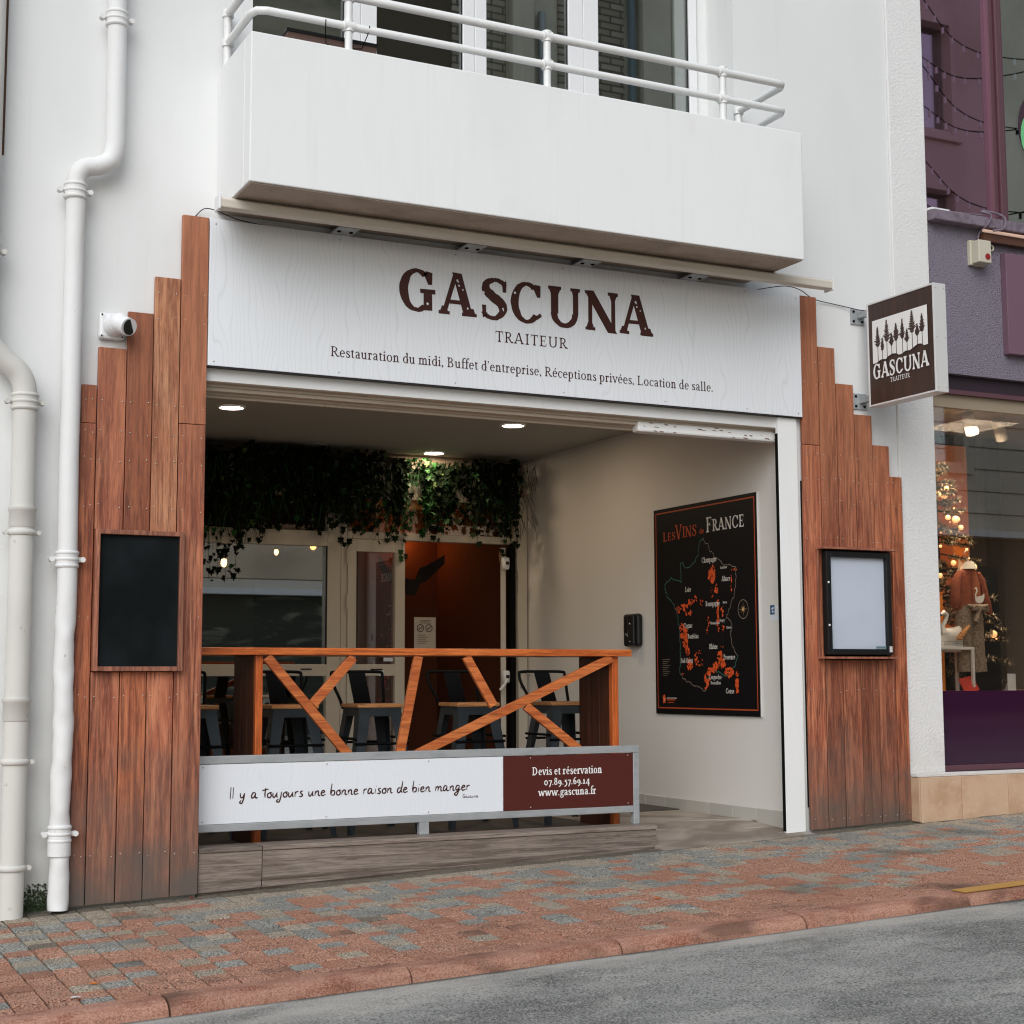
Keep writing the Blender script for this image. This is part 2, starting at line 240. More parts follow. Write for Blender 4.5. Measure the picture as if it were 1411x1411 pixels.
# ---------------------------------------------------------------- mesh helpers
class MB:
    def __init__(s): s.v = []; s.f = []; s.mi = []; s.sm = []
    def add(s, vs, fs, mi=0, smooth=False):
        o = len(s.v); s.v += [tuple(p) for p in vs]
        for f in fs: s.f.append([i+o for i in f]); s.mi.append(mi); s.sm.append(smooth)
    def box(s, x0, x1, y0, y1, z0, z1, mi=0):
        s.add([(x0, y0, z0), (x1, y0, z0), (x1, y1, z0), (x0, y1, z0), (x0, y0, z1), (x1, y0, z1), (x1, y1, z1), (x0, y1, z1)],
              [(3, 2, 1, 0), (4, 5, 6, 7), (0, 1, 5, 4), (1, 2, 6, 5), (2, 3, 7, 6), (3, 0, 4, 7)], mi); return s
    def bar(s, a, b, w, h, upv=(0, 0, 1), mi=0):      # rectangular bar a->b ; w along side, h along up
        a = Vector(a); b = Vector(b); d = (b-a).normalized(); u = Vector(upv); sd_ = d.cross(u).normalized(); u = sd_.cross(d)
        P = [a+sd_*w/2*i+u*h/2*j for i, j in ((-1, -1), (1, -1), (1, 1), (-1, 1))]+[b+sd_*w/2*i+u*h/2*j for i, j in ((-1, -1), (1, -1), (1, 1), (-1, 1))]
        s.add(P, [(0, 1, 2, 3)[::-1], (4, 5, 6, 7), (0, 1, 5, 4), (1, 2, 6, 5), (2, 3, 7, 6), (3, 0, 4, 7)][0:6], mi); return s
    def prism(s, pts, y0, y1, mi=0):      # outline in XZ extruded along Y (convex or simple)
        n = len(pts); s.add([(x, y0, z) for x, z in pts]+[(x, y1, z) for x, z in pts],
              [list(range(n)), list(range(2*n-1, n-1, -1))]+[(i, i+n, (i+1) % n+n, (i+1) % n) for i in range(n)], mi); return s
    def tube(s, pts, rad, n=10, mi=0, cap=True, smooth=True):
        pts = [Vector(p) for p in pts]; m = len(pts)
        if not isinstance(rad, (list, tuple)): rad = [rad]*m
        ring = []; pu = None
        for i, p in enumerate(pts):
            d = (pts[min(i+1, m-1)]-pts[max(i-1, 0)]).normalized()
            if pu is None: pu = Vector((0, 1, 0)) if abs(d.y) < .9 else Vector((1, 0, 0))
            sdv = d.cross(pu).normalized(); pu = sdv.cross(d).normalized()
            r = rad[i]; rx, ry = r if isinstance(r, (tuple, list)) else (r, r)
            ring.append([p+sdv*rx*math.cos(2*math.pi*k/n)+pu*ry*math.sin(2*math.pi*k/n) for k in range(n)])
        vs_ = [q for rg in ring for q in rg]; fs = []
        for i in range(m-1):
            for k in range(n): fs.append((i*n+k, i*n+(k+1) % n, (i+1)*n+(k+1) % n, (i+1)*n+k))
        s.add(vs_, fs, mi, smooth)
        if cap: s.add(ring[0], [list(range(n))[::-1]], mi); s.add(ring[-1], [list(range(n))], mi)
        return s
    def sphere(s, c, r, n=8, mi=0, sq=(1, 1, 1)):
        vs_ = []; fs = []
        for i in range(n+1):
            th = math.pi*i/n
            for k in range(2*n):
                ph = math.pi*k/n; vs_.append((c[0]+r*sq[0]*math.sin(th)*math.cos(ph), c[1]+r*sq[1]*math.sin(th)*math.sin(ph), c[2]+r*sq[2]*math.cos(th)))
        for i in range(n):
            for k in range(2*n): fs.append((i*2*n+k, (i+1)*2*n+k, (i+1)*2*n+(k+1) % (2*n), i*2*n+(k+1) % (2*n)))
        s.add(vs_, fs, mi, True); return s
    def build(s, name, mats, parent=None, bevel=0, loc=None, link=True):
        me = bpy.data.meshes.new(name); me.from_pydata(s.v, [], s.f)
        for m in (mats if isinstance(mats, (list, tuple)) else [mats]): me.materials.append(m)
        for p, mi, sm in zip(me.polygons, s.mi, s.sm): p.material_index = mi; p.use_smooth = sm
        me.update()
        bm = bmesh.new(); bm.from_mesh(me); bmesh.ops.recalc_face_normals(bm, faces=bm.faces) if len(s.f) < 60000 and not getattr(s, 'flat', False) else None; bm.to_mesh(me); bm.free()
        o = bpy.data.objects.new(name, me); COL.objects.link(o)
        if loc: o.location = loc
        if parent: o.parent = parent
        if bevel:
            b = o.modifiers.new('bevel', 'BEVEL'); b.width = bevel; b.segments = 2; b.limit_method = 'ANGLE'; b.harden_normals = False
        return o
def tag(o, label=None, cat=None, group=None, kind=None):
    if label: o['label'] = label
    if cat: o['category'] = cat
    if group: o['group'] = group
    if kind: o['kind'] = kind
    return o
def thing(name, label, cat, loc=(0, 0, 0), group=None):
    o = bpy.data.objects.new(name, None); COL.objects.link(o); o.location = loc; o.empty_display_size = .1
    bpy.context.view_layer.update()
    return tag(o, label, cat, group)
class TP:      # parts under a thing, given in world coordinates
    def __init__(s, t): s.t = t; s.inv = Vector(t.location)
    def __call__(s, mb, name, mats, bevel=0, parent=None):
        o = mb.build(name, mats, parent or s.t, bevel)
        if parent is None: o.location = -s.inv
        return o
def box1(*a): return MB().box(*a)
def copy_tree(o, loc, label=None):
    c = o.copy(); COL.objects.link(c); c.location = loc
    if label: c['label'] = label
    def rec(src, dst):
        for ch in list(src.children):
            k = ch.copy(); COL.objects.link(k); k.parent = dst; rec(ch, k)
    rec(o, c); return c
GZ = lambda x, y=0.: -.075+.037*x+.02*y          # height of the sloping pavement

# ---------------------------------------------------------------- lettering (own serif and handwriting alphabets)
def spl(P, n=6):
    """Catmull-Rom through points (x, y, w)"""
    out = []
    for i in range(len(P)-1):
        p0 = P[max(i-1, 0)]; p1 = P[i]; p2 = P[i+1]; p3 = P[min(i+2, len(P)-1)]
        for k in range(n):
            t = k/n
            out.append(tuple(.5*((2*b)+(-a+c)*t+(2*a-5*b+4*c-d)*t*t+(-a+3*b-3*c+d)*t**3) for a, b, c, d in zip(p0, p1, p2, p3)))
    out.append(tuple(P[-1])); return out
class G:
    def __init__(s, T, t, sl=.13, sh=None, n=6): s.q = []; s.T = T; s.t = t; s.sl = sl; s.sh = sh or t*.85; s.n = n; s.adv = .7
    def quad(s, *p): s.q.append(list(p))
    def path(s, P, n=None):
        c = spl([(p[0], p[1], p[2]) for p in P], n or s.n); L_ = []; R_ = []
        for i, (x, y, wd) in enumerate(c):
            a = c[max(i-1, 0)]; b = c[min(i+1, len(c)-1)]; dx = b[0]-a[0]; dy = b[1]-a[1]; l = math.hypot(dx, dy) or 1
            nx, ny = -dy/l, dx/l; L_.append((x+nx*wd/2, y+ny*wd/2)); R_.append((x-nx*wd/2, y-ny*wd/2))
        for i in range(len(c)-1): s.quad(L_[i], R_[i], R_[i+1], L_[i+1])
    def arc(s, cx, cy, rx, ry, a0, a1, T=None, t=None, n=22):
        T = T or s.T; t = t or s.t; pr = None
        n = max(4, int(n*abs(a1-a0)/360)+1) if s.n < 6 else max(6, int(34*abs(a1-a0)/360))
        for i in range(n+1):
            a = R(a0+(a1-a0)*i/n); o = (cx+rx*math.cos(a), cy+ry*math.sin(a)); q = (cx+(rx-T)*math.cos(a), cy+(ry-t)*math.sin(a))
            if pr: s.quad(pr[0], pr[1], q, o)
            pr = (o, q)
    def diag(s, x0, y0, x1, y1, wd): s.quad((x0-wd/2, y0), (x0+wd/2, y0), (x1+wd/2, y1), (x1-wd/2, y1))
    def rect(s, x0, y0, x1, y1): s.quad((x0, y0), (x1, y0), (x1, y1), (x0, y1))
    def serif(s, x, y, wd, up=1):     # bracketed slab below/above a stem of width wd
        h = s.sh*up; e = s.sl
        s.rect(x-wd/2-e, y, x+wd/2+e, y+h)
        s.quad((x-wd/2-e*.55, y+h), (x+wd/2+e*.55, y+h), (x+wd/2, y+h*2.4), (x-wd/2, y+h*2.4))
    def stem(s, x, y0=0, y1=1, b=1, tp=1, wd=None):
        wd = wd or s.T; s.rect(x-wd/2, y0, x+wd/2, y1)
        if b: s.serif(x, y0, wd, 1)
        if tp == 1: s.serif(x, y1, wd, -1)
        if tp == 2:      # lowercase flag
            s.quad((x-wd/2-s.sl, y1-s.t*1.5), (x-wd/2, y1-s.t*2.2), (x+wd/2, y1), (x-wd/2, y1-s.t*.1))
def glyph(ch, T, t, n=6, sl=.13, sh=None):
    g = G(T, t, sl, sh, n); X = .67; w_ = T; k = T/2; e = sl
    if ch in 'GC':
        g.arc(.5, .5, .46, .52, 50, 322 if ch == 'C' else 308, T, t)
        g.quad((.66, .90), (.74, .98), (.90, .95), (.90, .66)); g.quad((.66, .90), (.90, .66), (.80, .66), (.72, .80))
        if ch == 'G': g.stem(.79, .04, .50, 0, 0, w_); g.rect(.79-w_/2-e, .44, .79+w_/2+e*.9, .44+t*1.1); g.adv = 1.06
        else: g.quad((.80, .10), (.93, .20), (.88, .27), (.74, .17)); g.adv = .98
    elif ch == 'A':
        g.diag(.12, .02, .44, 1., t*1.35); g.diag(.80, 0, .47, 1.03, w_*1.12); g.rect(.22, .27, .70, .27+t); g.serif(.12, 0, t*1.3); g.serif(.82, 0, w_); g.adv = .98
    elif ch == 'S':
        g.path([(.66, .82, t*1.1), (.56, .93, t*1.15), (.38, .97, t*1.1), (.19, .88, w_*.72), (.17, .70, w_*.98), (.36, .54, w_*1.05), (.57, .38, w_*1.05), (.58, .18, w_*.8), (.40, .03, t*1.1), (.20, .06, t*1.1), (.09, .18, t*1.2)])
        g.quad((.57, .93), (.69, .98), (.69, .68), (.60, .68)); g.quad((.07, .02), (.16, .07), (.16, .33), (.06, .33)); g.adv = .76
    elif ch == 'U':
        g.rect(.22-k, .33, .22+k, 1); g.serif(.22, 1, w_, -1); g.arc(.52, .34, .30+k, .36, 180, 360, (w_+t*1.2)/2+.02, t*1.2); g.rect(.82+k-t*1.4-.03, .33, .82+k, 1); g.serif(.82+k-t*.9, 1, t*1.3, -1); g.adv = 1.04
    elif ch == 'N':
        g.rect(.17-t*.6, 0, .17+t*.6, 1); g.serif(.17, 0, t*1.2); g.diag(.14, 1., .80, -.03, w_*1.15); g.rect(.82-t*.6, 0, .82+t*.6, 1); g.serif(.82, 1, t*1.2, -1); g.rect(.17-t*.6-e, 1-g.sh, .2, 1); g.adv = 1.02
    elif ch == 'T': g.stem(.40, 0, 1, 1, 0); g.rect(.04, 1-t*1.1, .76, 1); g.quad((.04, 1), (.10, 1), (.085, .76), (.04, .74)); g.quad((.70, 1), (.76, 1), (.76, .74), (.715, .76)); g.adv = .80
    elif ch == 'R': g.stem(.20); g.arc(.34, .73, .33, .27, -90, 90, w_, t); g.rect(.2, 1-t, .36, 1); g.rect(.2, .46, .36, .46+t); g.diag(.72, 0, .40, .48, w_*1.1); g.serif(.76, 0, w_*.6); g.adv = .86
    elif ch == 'B': g.stem(.20); g.arc(.34, .76, .28, .24, -90, 90, w_, t); g.arc(.36, .26, .33, .27, -90, 90, w_, t); g.rect(.2, 1-t, .36, 1); g.rect(.2, .505, .38, .505+t*.7); g.rect(.2, -.01, .38, t); g.adv = .80
    elif ch == 'D': g.stem(.20); g.arc(.34, .5, .44, .5, -90, 90, w_, t); g.rect(.2, 1-t, .36, 1); g.rect(.2, 0, .36, t); g.adv = .90
    elif ch == 'I': g.stem(.22); g.adv = .44
    elif ch in 'EFL':
        g.stem(.20)
        if ch != 'L': g.rect(.2, 1-t*1.1, .66, 1); g.quad((.60, 1), (.66, 1), (.66, .76), (.63, .76)); g.rect(.2, .48, .52, .48+t); g.quad((.48, .64), (.52, .64), (.52, .38), (.48, .38))
        if ch != 'F': g.rect(.2, 0, .68, t*1.1); g.quad((.62, 0), (.68, 0), (.70, .26), (.66, .26))
        g.adv = .76
    elif ch == 'V': g.diag(.46, -.02, .12, 1, w_*1.1); g.diag(.48, -.02, .80, 1, t*1.3); g.serif(.12, 1, w_, -1); g.serif(.80, 1, t*1.3, -1); g.adv = .92
    elif ch == 'P': g.stem(.20); g.arc(.34, .71, .33, .29, -90, 90, w_, t); g.rect(.2, 1-t, .36, 1); g.rect(.2, .42, .36, .42+t); g.adv = .76
    elif ch == 'J': g.stem(.26, .1, 1, 0, 1); g.path([(.26, .14, w_), (.22, -.08, t*1.4), (.08, -.12, t*1.2)]); g.adv = .44
    elif ch == 'O': g.arc(.5, .5, .46, .52, 0, 360); g.adv = 1
    elif ch == 'a':
        g.path([(.09, .50, t*1.6), (.16, .62, t*1.3), (.29, .65, t*1.2), (.40, .56, w_*.85), (.42, .42, w_)]); g.rect(.42-k, .08, .42+k, .48); g.path([(.42, .10, w_), (.45, .03, t*1.4), (.55, .05, t*1.1)])
        g.path([(.42, .38, t*1.1), (.22, .33, t*1.3), (.13, .20, w_*.9), (.15, .08, w_*.8), (.25, .03, t*1.2), (.42, .13, t)]); g.adv = .58
    elif ch in 'bdpqg' and not (ch == 'g'):
        right = ch in 'dq'; xs = .50 if right else .17
        g.arc(.335, .33, .27, .35, 0, 360, w_, t)
        y0 = -.32 if ch in 'pq' else 0; y1 = 1.05 if ch in 'bd' else X
        g.stem(xs, y0, y1, 1 if ch in 'pq' else 0, 2)
        if ch == 'd': g.path([(.5, .08, w_), (.53, .02, t*1.3), (.62, .04, t)])
        g.adv = .66
    elif ch == 'g':
        g.arc(.29, .45, .22, .24, 0, 360, w_*.9, t); g.path([(.18, .26, t), (.12, .16, t*1.4), (.20, .09, t*1.8), (.40, .05, w_*.8), (.50, -.07, w_*.75), (.42, -.22, t*1.3), (.22, -.27, t*1.2), (.08, -.18, w_*.6), (.10, -.06, t*1.2), (.22, .03, t)]); g.path([(.42, .58, t), (.52, .66, t*1.8), (.56, .64, t*1.8)]); g.adv = .57
    elif ch == 'c': g.arc(.30, .33, .26, .35, 48, 315, w_, t); g.path([(.47, .60, w_*.8), (.49, .53, w_*.8), (.49, .49, t)]); g.adv = .54
    elif ch in 'eé': g.arc(.30, .33, .26, .35, 0, 318, w_, t); g.rect(.06, .34, .55, .34+t*.9); g.adv = .58
    elif ch == 'f': g.stem(.20, 0, .86, 1, 0); g.path([(.20, .84, w_), (.25, 1.0, t*1.5), (.37, 1.06, t*1.3), (.46, 1.0, t*1.8)]); g.rect(.06, X-t, .42, X); g.adv = .38
    elif ch in 'hnmr':
        g.stem(.17, 0, 1.05 if ch == 'h' else X, 1, 2)
        if ch in 'hnm':
            g.path([(.2, .50, t), (.33, .64, t*1.6), (.46, .60, w_*.85), (.49, .45, w_)]); g.stem(.49, 0, .47, 1, 0); g.adv = .66
        if ch == 'm': g.path([(.52, .50, t), (.65, .64, t*1.6), (.78, .60, w_*.85), (.81, .45, w_)]); g.stem(.81, 0, .47, 1, 0); g.adv = .98
        if ch == 'r': g.path([(.19, .48, t), (.30, .62, t*1.4), (.40, .62, w_*.9)]); g.rect(.36, .50, .44, .62); g.adv = .47
    elif ch == 'i': g.stem(.17, 0, X, 1, 2); g.arc(.16, .89, .075, .08, 0, 360, .074, .079); g.adv = .34
    elif ch == 'j': g.stem(.17, -.1, X, 0, 2); g.path([(.17, -.05, w_), (.12, -.26, t*1.4), (.0, -.28, t*1.3)]); g.arc(.16, .89, .075, .08, 0, 360, .074, .079); g.adv = .34
    elif ch == 'l': g.stem(.17, 0, 1.05, 1, 2); g.adv = .34
    elif ch in 'oô': g.arc(.32, .33, .28, .35, 0, 360, w_, t); g.adv = .64
    elif ch == 's': g.path([(.40, .55, t*1.1), (.28, .64, t*1.2), (.13, .56, w_*.7), (.14, .44, w_*.9), (.28, .33, w_), (.40, .20, w_*.9), (.36, .06, t*1.8), (.22, .02, t*1.2), (.09, .11, t*1.2)]); g.rect(.38, .47, .42, .64); g.rect(.07, .03, .11, .21); g.adv = .48
    elif ch == 't': g.rect(.18-k, .14, .18+k, .78); g.path([(.18, .16, w_), (.22, .04, t*1.5), (.36, .05, t)]); g.rect(.05, X-t, .36, X); g.quad((.05, X-t), (.18-k, X), (.18+k, .84), (.18-k, .74)); g.adv = .40
    elif ch == 'u': g.stem(.15, .18, X, 0, 2); g.path([(.15, .20, w_), (.20, .06, w_*.8), (.32, .03, t*1.4), (.46, .14, t)]); g.stem(.48, 0, X, 0, 2); g.quad((.48, 0), (.48+k+e*.7, 0), (.48+k+e*.7, t*.9), (.48, t*1.6)); g.adv = .66
    elif ch == 'v': g.diag(.30, -.01, .09, X, w_); g.diag(.31, -.01, .52, X, t*1.3); g.serif(.10, X, w_*.6, -1); g.serif(.52, X, t, -1); g.adv = .60
    elif ch == 'w': [g.diag(a, -.01, a-.2, X, w_) or g.diag(a+.01, -.01, a+.2, X, t*1.3) for a in (.28, .66)]; g.serif(.09, X, w_*.6, -1); g.serif(.86, X, t, -1); g.adv = .94
    elif ch == 'y': g.diag(.30, -.01, .09, X, w_); g.diag(.24, -.26, .52, X, t*1.3); g.serif(.10, X, w_*.6, -1); g.serif(.52, X, t, -1); g.path([(.25, -.22, t*1.4), (.16, -.3, t*2), (.08, -.26, t*2)]); g.adv = .60
    elif ch == ',': g.arc(.12, .07, .075, .08, 0, 360, .074, .079); g.path([(.16, .05, t*1.6), (.12, -.12, t*.7)]); g.adv = .27
    elif ch == '.': g.arc(.12, .07, .08, .08, 0, 360, .078, .078); g.adv = .26
    elif ch == '’': g.path([(.12, 1., w_*1.1), (.13, .86, w_*.6), (.07, .76, t*.6)]); g.adv = .24
    elif ch == '-': g.rect(.04, .3, .30, .3+t*1.4); g.adv = .36
    elif ch == '0': g.arc(.33, .34, .29, .37, 0, 360, t*1.8, t*1.5); g.adv = .67
    elif ch == '1': g.stem(.2, 0, X, 1, 2); g.adv = .42
    elif ch == '7': g.rect(.06, .55, .52, X); g.diag(.18, -.3, .47, .6, w_*.9); g.adv = .52
    elif ch == '8': g.arc(.3, .76, .22, .25, 0, 360, w_*.8, t); g.arc(.3, .27, .26, .29, 0, 360, w_*.9, t); g.adv = .60
    elif ch == '9': g.arc(.29, .38, .25, .29, 0, 360, w_, t); g.path([(.50, .42, w_*.8), (.48, .1, w_*.8), (.34, -.16, t*1.6), (.14, -.28, t)]); g.adv = .60
    elif ch == '6': g.arc(.31, .28, .25, .29, 0, 360, w_, t); g.path([(.10, .26, w_*.8), (.13, .6, w_*.8), (.30, .88, t*1.6), (.48, .98, t)]); g.adv = .60
    elif ch == '5': g.rect(.16, .56, .46, X); g.rect(.14, .36, .14+t*1.2, X); g.path([(.15, .40, t*1.3), (.34, .40, w_*.8), (.44, .22, w_), (.40, -.04, w_*.9), (.26, -.20, t*1.6), (.08, -.27, t*1.4)]); g.adv = .54
    elif ch == '4': g.rect(.36, -.3, .36+w_, .72); g.diag(.07, .08, .42, .72, t*1.3); g.rect(.03, .02, .62, .02+t*1.3); g.adv = .64
    elif ch == ' ': g.adv = .26
    if ch == 'é': g.path([(.26, .76, t*.9), (.40, .96, w_*.9)])
    if ch == 'ô': g.path([(.2, .76, t), (.32, .92, t*1.4), (.44, .76, t)])
    return g
HAND = {      # handwriting: list of polylines, advance
 'I': ([[(.12, .98), (.06, .0)]], .18), 'l': ([[(.13, .95), (.08, .05)]], .26), ' ': ([], .34),
 'y': ([[(.05, .45), (.07, .15), (.22, .10), (.36, .42)], [(.38, .46), (.30, .0), (.16, -.36), (.0, -.30), (.12, -.12)]], .52),
 'a': ([[(.34, .42), (.18, .46), (.04, .22), (.08, .03), (.24, .12), (.36, .42)], [(.36, .42), (.32, .12), (.40, .02), (.52, .08)]], .56),
 't': ([[(.22, .82), (.16, .3), (.18, .02)], [(-.06, .60), (.20, .66), (.44, .72)]], .32),
 'o': ([[(.22, .42), (.06, .30), (.06, .06), (.24, .02), (.34, .22), (.22, .42), (.38, .40)]], .42),
 'u': ([[(.04, .40), (.04, .10), (.16, .02), (.34, .36)], [(.36, .42), (.33, .1), (.42, .02)]], .48),
 'j': ([[(.22, .45), (.16, .0), (.02, -.38), (-.16, -.30), (.0, -.12)], [(.26, .66), (.28, .69)]], .32),
 'r': ([[(.06, .42), (.05, .02)], [(.05, .22), (.16, .40), (.32, .42)]], .36),
 's': ([[(.32, .46), (.14, .40), (.16, .26), (.28, .14), (.18, .0), (.0, .04)]], .40),
 'n': ([[(.06, .42), (.04, .02)], [(.05, .18), (.20, .40), (.32, .36), (.30, .12), (.36, .02), (.46, .06)]], .50),
 'm': ([[(.06, .42), (.02, .02)], [(.03, .18), (.16, .40), (.26, .34), (.22, .04)], [(.23, .16), (.38, .40), (.50, .34), (.48, .10), (.54, .02), (.62, .06)]], .66),
 'e': ([[(.04, .20), (.28, .30), (.26, .42), (.12, .40), (.03, .16), (.14, .01), (.38, .10)]], .42),
 'i': ([[(.10, .42), (.05, .02)], [(.16, .62), (.18, .66)]], .22),
 'b': ([[(.14, .98), (.04, .30), (.05, .04)], [(.06, .10), (.14, .38), (.34, .34), (.30, .06), (.08, .02)]], .46),
 'd': ([[(.32, .40), (.12, .40), (.02, .16), (.12, .0), (.28, .16), (.40, .52), (.46, .98)], [(.36, .40), (.34, .12), (.44, .02)]], .50),
 'g': ([[(.34, .42), (.16, .44), (.04, .20), (.12, .04), (.30, .20), (.36, .42)], [(.36, .42), (.26, -.10), (.10, -.40), (-.08, -.30), (.14, -.10), (.46, .12)]], .52),
 'G': ([[(.46, .78), (.28, .92), (.06, .56), (.10, .06), (.36, .10), (.42, .36), (.22, .36)], [(.42, .36), (.42, -.04)]], .58),
 'c': ([[(.32, .38), (.14, .42), (.02, .18), (.14, .0), (.36, .06)]], .40),
}
def text_quads(st, T, t, n=3, track=0., sl=.10):
    x = 0; out = []
    for ch in st:
        g = glyph(ch, T, t, n, sl); out.append((ch, x, [[(px+x, py) for px, py in q] for q in g.q])); x += g.adv+track
    return out, x-track
def place_quads(mb, quads, plane, o, sx, sz, dz, slope=0., mi=0):
    """plane 'y-' (facing the street) or 'x-' (facing left); dz pushes off the surface"""
    for j, q in enumerate(quads):
        d = dz+.00006*(j % 6)
        if plane == 'y-': P = [(o[0]+x*sx, o[1]-d, o[2]+y*sz+slope*x*sx) for x, y in q]
        else: P = [(o[0]-d, o[1]-x*sx, o[2]+y*sz) for x, y in q]
        mb.add(P, [list(range(len(P)))], mi)
def text(mb, st, plane, o, h, width, T=.15, t=.055, n=3, track=.02, mi=0, dz=.0012, sl=.10):
    gl, tot = text_quads(st, T, t, n, track, sl)
    sx = width/tot
    for ch, x, q in gl: place_quads(mb, q, plane, o, sx, h, dz, mi=mi)
def hand(mb, st, o, h, width, wd, dz=.0012):
    tot = sum(HAND[c][1] for c in st); sx = width/tot; x = 0
    g = G(.1, .1, n=5)
    for c in st:
        for pl in HAND[c][0]: g.path([((px+x)*sx, py*h, wd*(1 if 0 < i < len(pl)-1 else .6)) for i, (px, py) in enumerate(pl)], 5)
        x += HAND[c][1]
    place_quads(mb, g.q, 'y-', o, 1, 1, dz)

# ================================================================ SETTING: pavement, kerb, road
ex = Vector((1, 0, .037)).normalized(); ey = Vector((0, 1, .02)); nz = ex.cross(ey).normalized(); ey = nz.cross(ex).normalized()
PM = Matrix(((ex.x, ey.x, nz.x, 0), (ex.y, ey.y, nz.y, 0), (ex.z, ey.z, nz.z, -.075), (0, 0, 0, 1)))
pave = MB().box(-22, 34, -2.10, .02, -.20, -.014).build('pavement', joint_m); pave.matrix_world = PM; tag(pave, kind='structure')
CX, CY = .120, .1155
def inframe(x, y, z):
    v = Vector((x, y, z))-CAMP; d = v.dot(fw)
    if d < 1: return None
    px = 705.5+2146*v.dot(rr)/d; py = 705.5-2146*v.dot(uu)/d
    return d if -25 < px < 1436 and -25 < py < 1436 else None
cells = []
for i in range(-60, 150):
    off = rnd.choice((0, 0, .03, -.03, .05))
    for j in range(18):
        x = i*CX+.06; y = -2.10+(j+.5)*CY
        yy = y+off*0
        if j >= 17: kind = 3
        elif j == 16: kind = 2 if rnd.random() < .8 else 1
        else:
            d = j/16
            pr = .90-.74*d**.9 if j > 1 else .95
            r = rnd.random(); kind = 0 if r < pr else (1 if r < pr+(1-pr)*.58 else 2)
        cells.append((x, y, kind, inframe(x, y, GZ(x, y))))
vis = sorted([c for c in cells if c[3]], key=lambda c: c[3])[:296]
vset = set((c[0], c[1]) for c in vis)
pmats = [pv_red, pv_blue, pv_cream, pv_tan]
def paver_mesh(name, m, w_, d_):
    mb = MB(); g = .0036; c = .003; h = -.005
    a, b = w_/2-g, d_/2-.0018
    mb.add([(-a, -b, -.05), (a, -b, -.05), (a, b, -.05), (-a, b, -.05), (-a, -b, h), (a, -b, h), (a, b, h), (-a, b, h), (-a+c, -b+.001, 0), (a-c, -b+.001, 0), (a-c, b-.001, 0), (-a+c, b-.001, 0)],
           [(0, 1, 5, 4), (1, 2, 6, 5), (2, 3, 7, 6), (3, 0, 4, 7), (4, 5, 9, 8), (5, 6, 10, 9), (6, 7, 11, 10), (7, 4, 8, 11), (8, 9, 10, 11)])
    return mb
pm_me = [paver_mesh('paver', m, CX, CY).build('paver', m, pave) for m in pmats]
used = set()
stuffv = MB()
for x, y, k, vv in cells:
    tilt = rnd.uniform(-.006, .006), rnd.uniform(-.006, .006); dz = rnd.uniform(-.003, .002)
    if (x, y) in vset:
        if k not in used: o = pm_me[k]; used.add(k)
        else: o = pm_me[k].copy(); COL.objects.link(o); o.parent = pave
        o.location = (x+rnd.uniform(-.001, .001), y, dz); o.rotation_euler = (tilt[0], tilt[1], rnd.uniform(-.012, .012))
    else:
        src = pm_me[k].data
        stuffv.add([(v.co.x+x, v.co.y+y, v.co.z+dz+v.co.x*tilt[0]) for v in src.vertices], [tuple(p.vertices) for p in src.polygons], k)
for k in range(4):
    if k not in used: bpy.data.objects.remove(pm_me[k])
o = stuffv.build('paver_rows', pmats, pave); tag(o, kind='stuff')
# kerb
kerb = MB().box(-22, 34, -2.24, -2.105, -.30, -.06).build('kerb', joint_m); kerb.matrix_world = PM; tag(kerb, kind='structure')
prof = [(-2.102, -.2), (-2.102, .004), (-2.19, .006), (-2.222, -.004), (-2.243, -.022), (-2.25, -.05), (-2.252, -.2)]
def kerb_stone(L_):
    mb = MB(); n = len(prof); xs = [-.5, -.17, .17, .5]; vs_ = []
    for x in xs: vs_ += [(x*(L_-.008), y, z) for y, z in prof]
    fs = [(i*n+k, i*n+k+1, (i+1)*n+k+1, (i+1)*n+k) for i in range(3) for k in range(n-1)]+[tuple(range(n)), tuple(range(4*n-1, 3*n-1, -1))]
    mb.add(vs_, fs); return mb
k0 = None
for i in range(-20, 30):
    x = 1.47+.95*i+.475
    if k0 is None: o = k0 = kerb_stone(.95).build('kerb_stone', kerb_m, kerb)
    else: o = k0.copy(); COL.objects.link(o); o.parent = kerb
    o.location = (x, rnd.uniform(-.004, .004), rnd.uniform(-.003, .003))
yp = MB().box(5.285, 12, -2.20, -2.106, .0062, .0095).build('yellow_kerb_paint', yellow_paint, kerb)
# road sheet, following the same slope
rs = MB(); nx, ny = 60, 24; vs_ = []
for i in range(nx+1):
    for j in range(ny+1):
        x = -22+56*i/nx; y = -2.2-9.3*j/ny
        z = -.047+.06*(1-min(1, (-2.2-y)/.5))*0+.03*math.sin(math.pi*j/ny)
        vs_.append((x, y, z))
rs.add(vs_, [(i*(ny+1)+j, (i+1)*(ny+1)+j, (i+1)*(ny+1)+j+1, i*(ny+1)+j+1) for i in range(nx) for j in range(ny)])
road = rs.build('road', road_m); road.matrix_world = PM; tag(road, kind='structure')
gd = MB().box(-60, 90, -60, 60, -6, -3.2).build('ground', joint_m); tag(gd, kind='structure')
farpave = MB().box(-22, 34, -15, -11.5, -.25, .01).build('pavement_opposite', pv_cream); farpave.matrix_world = PM; tag(farpave, kind='structure')

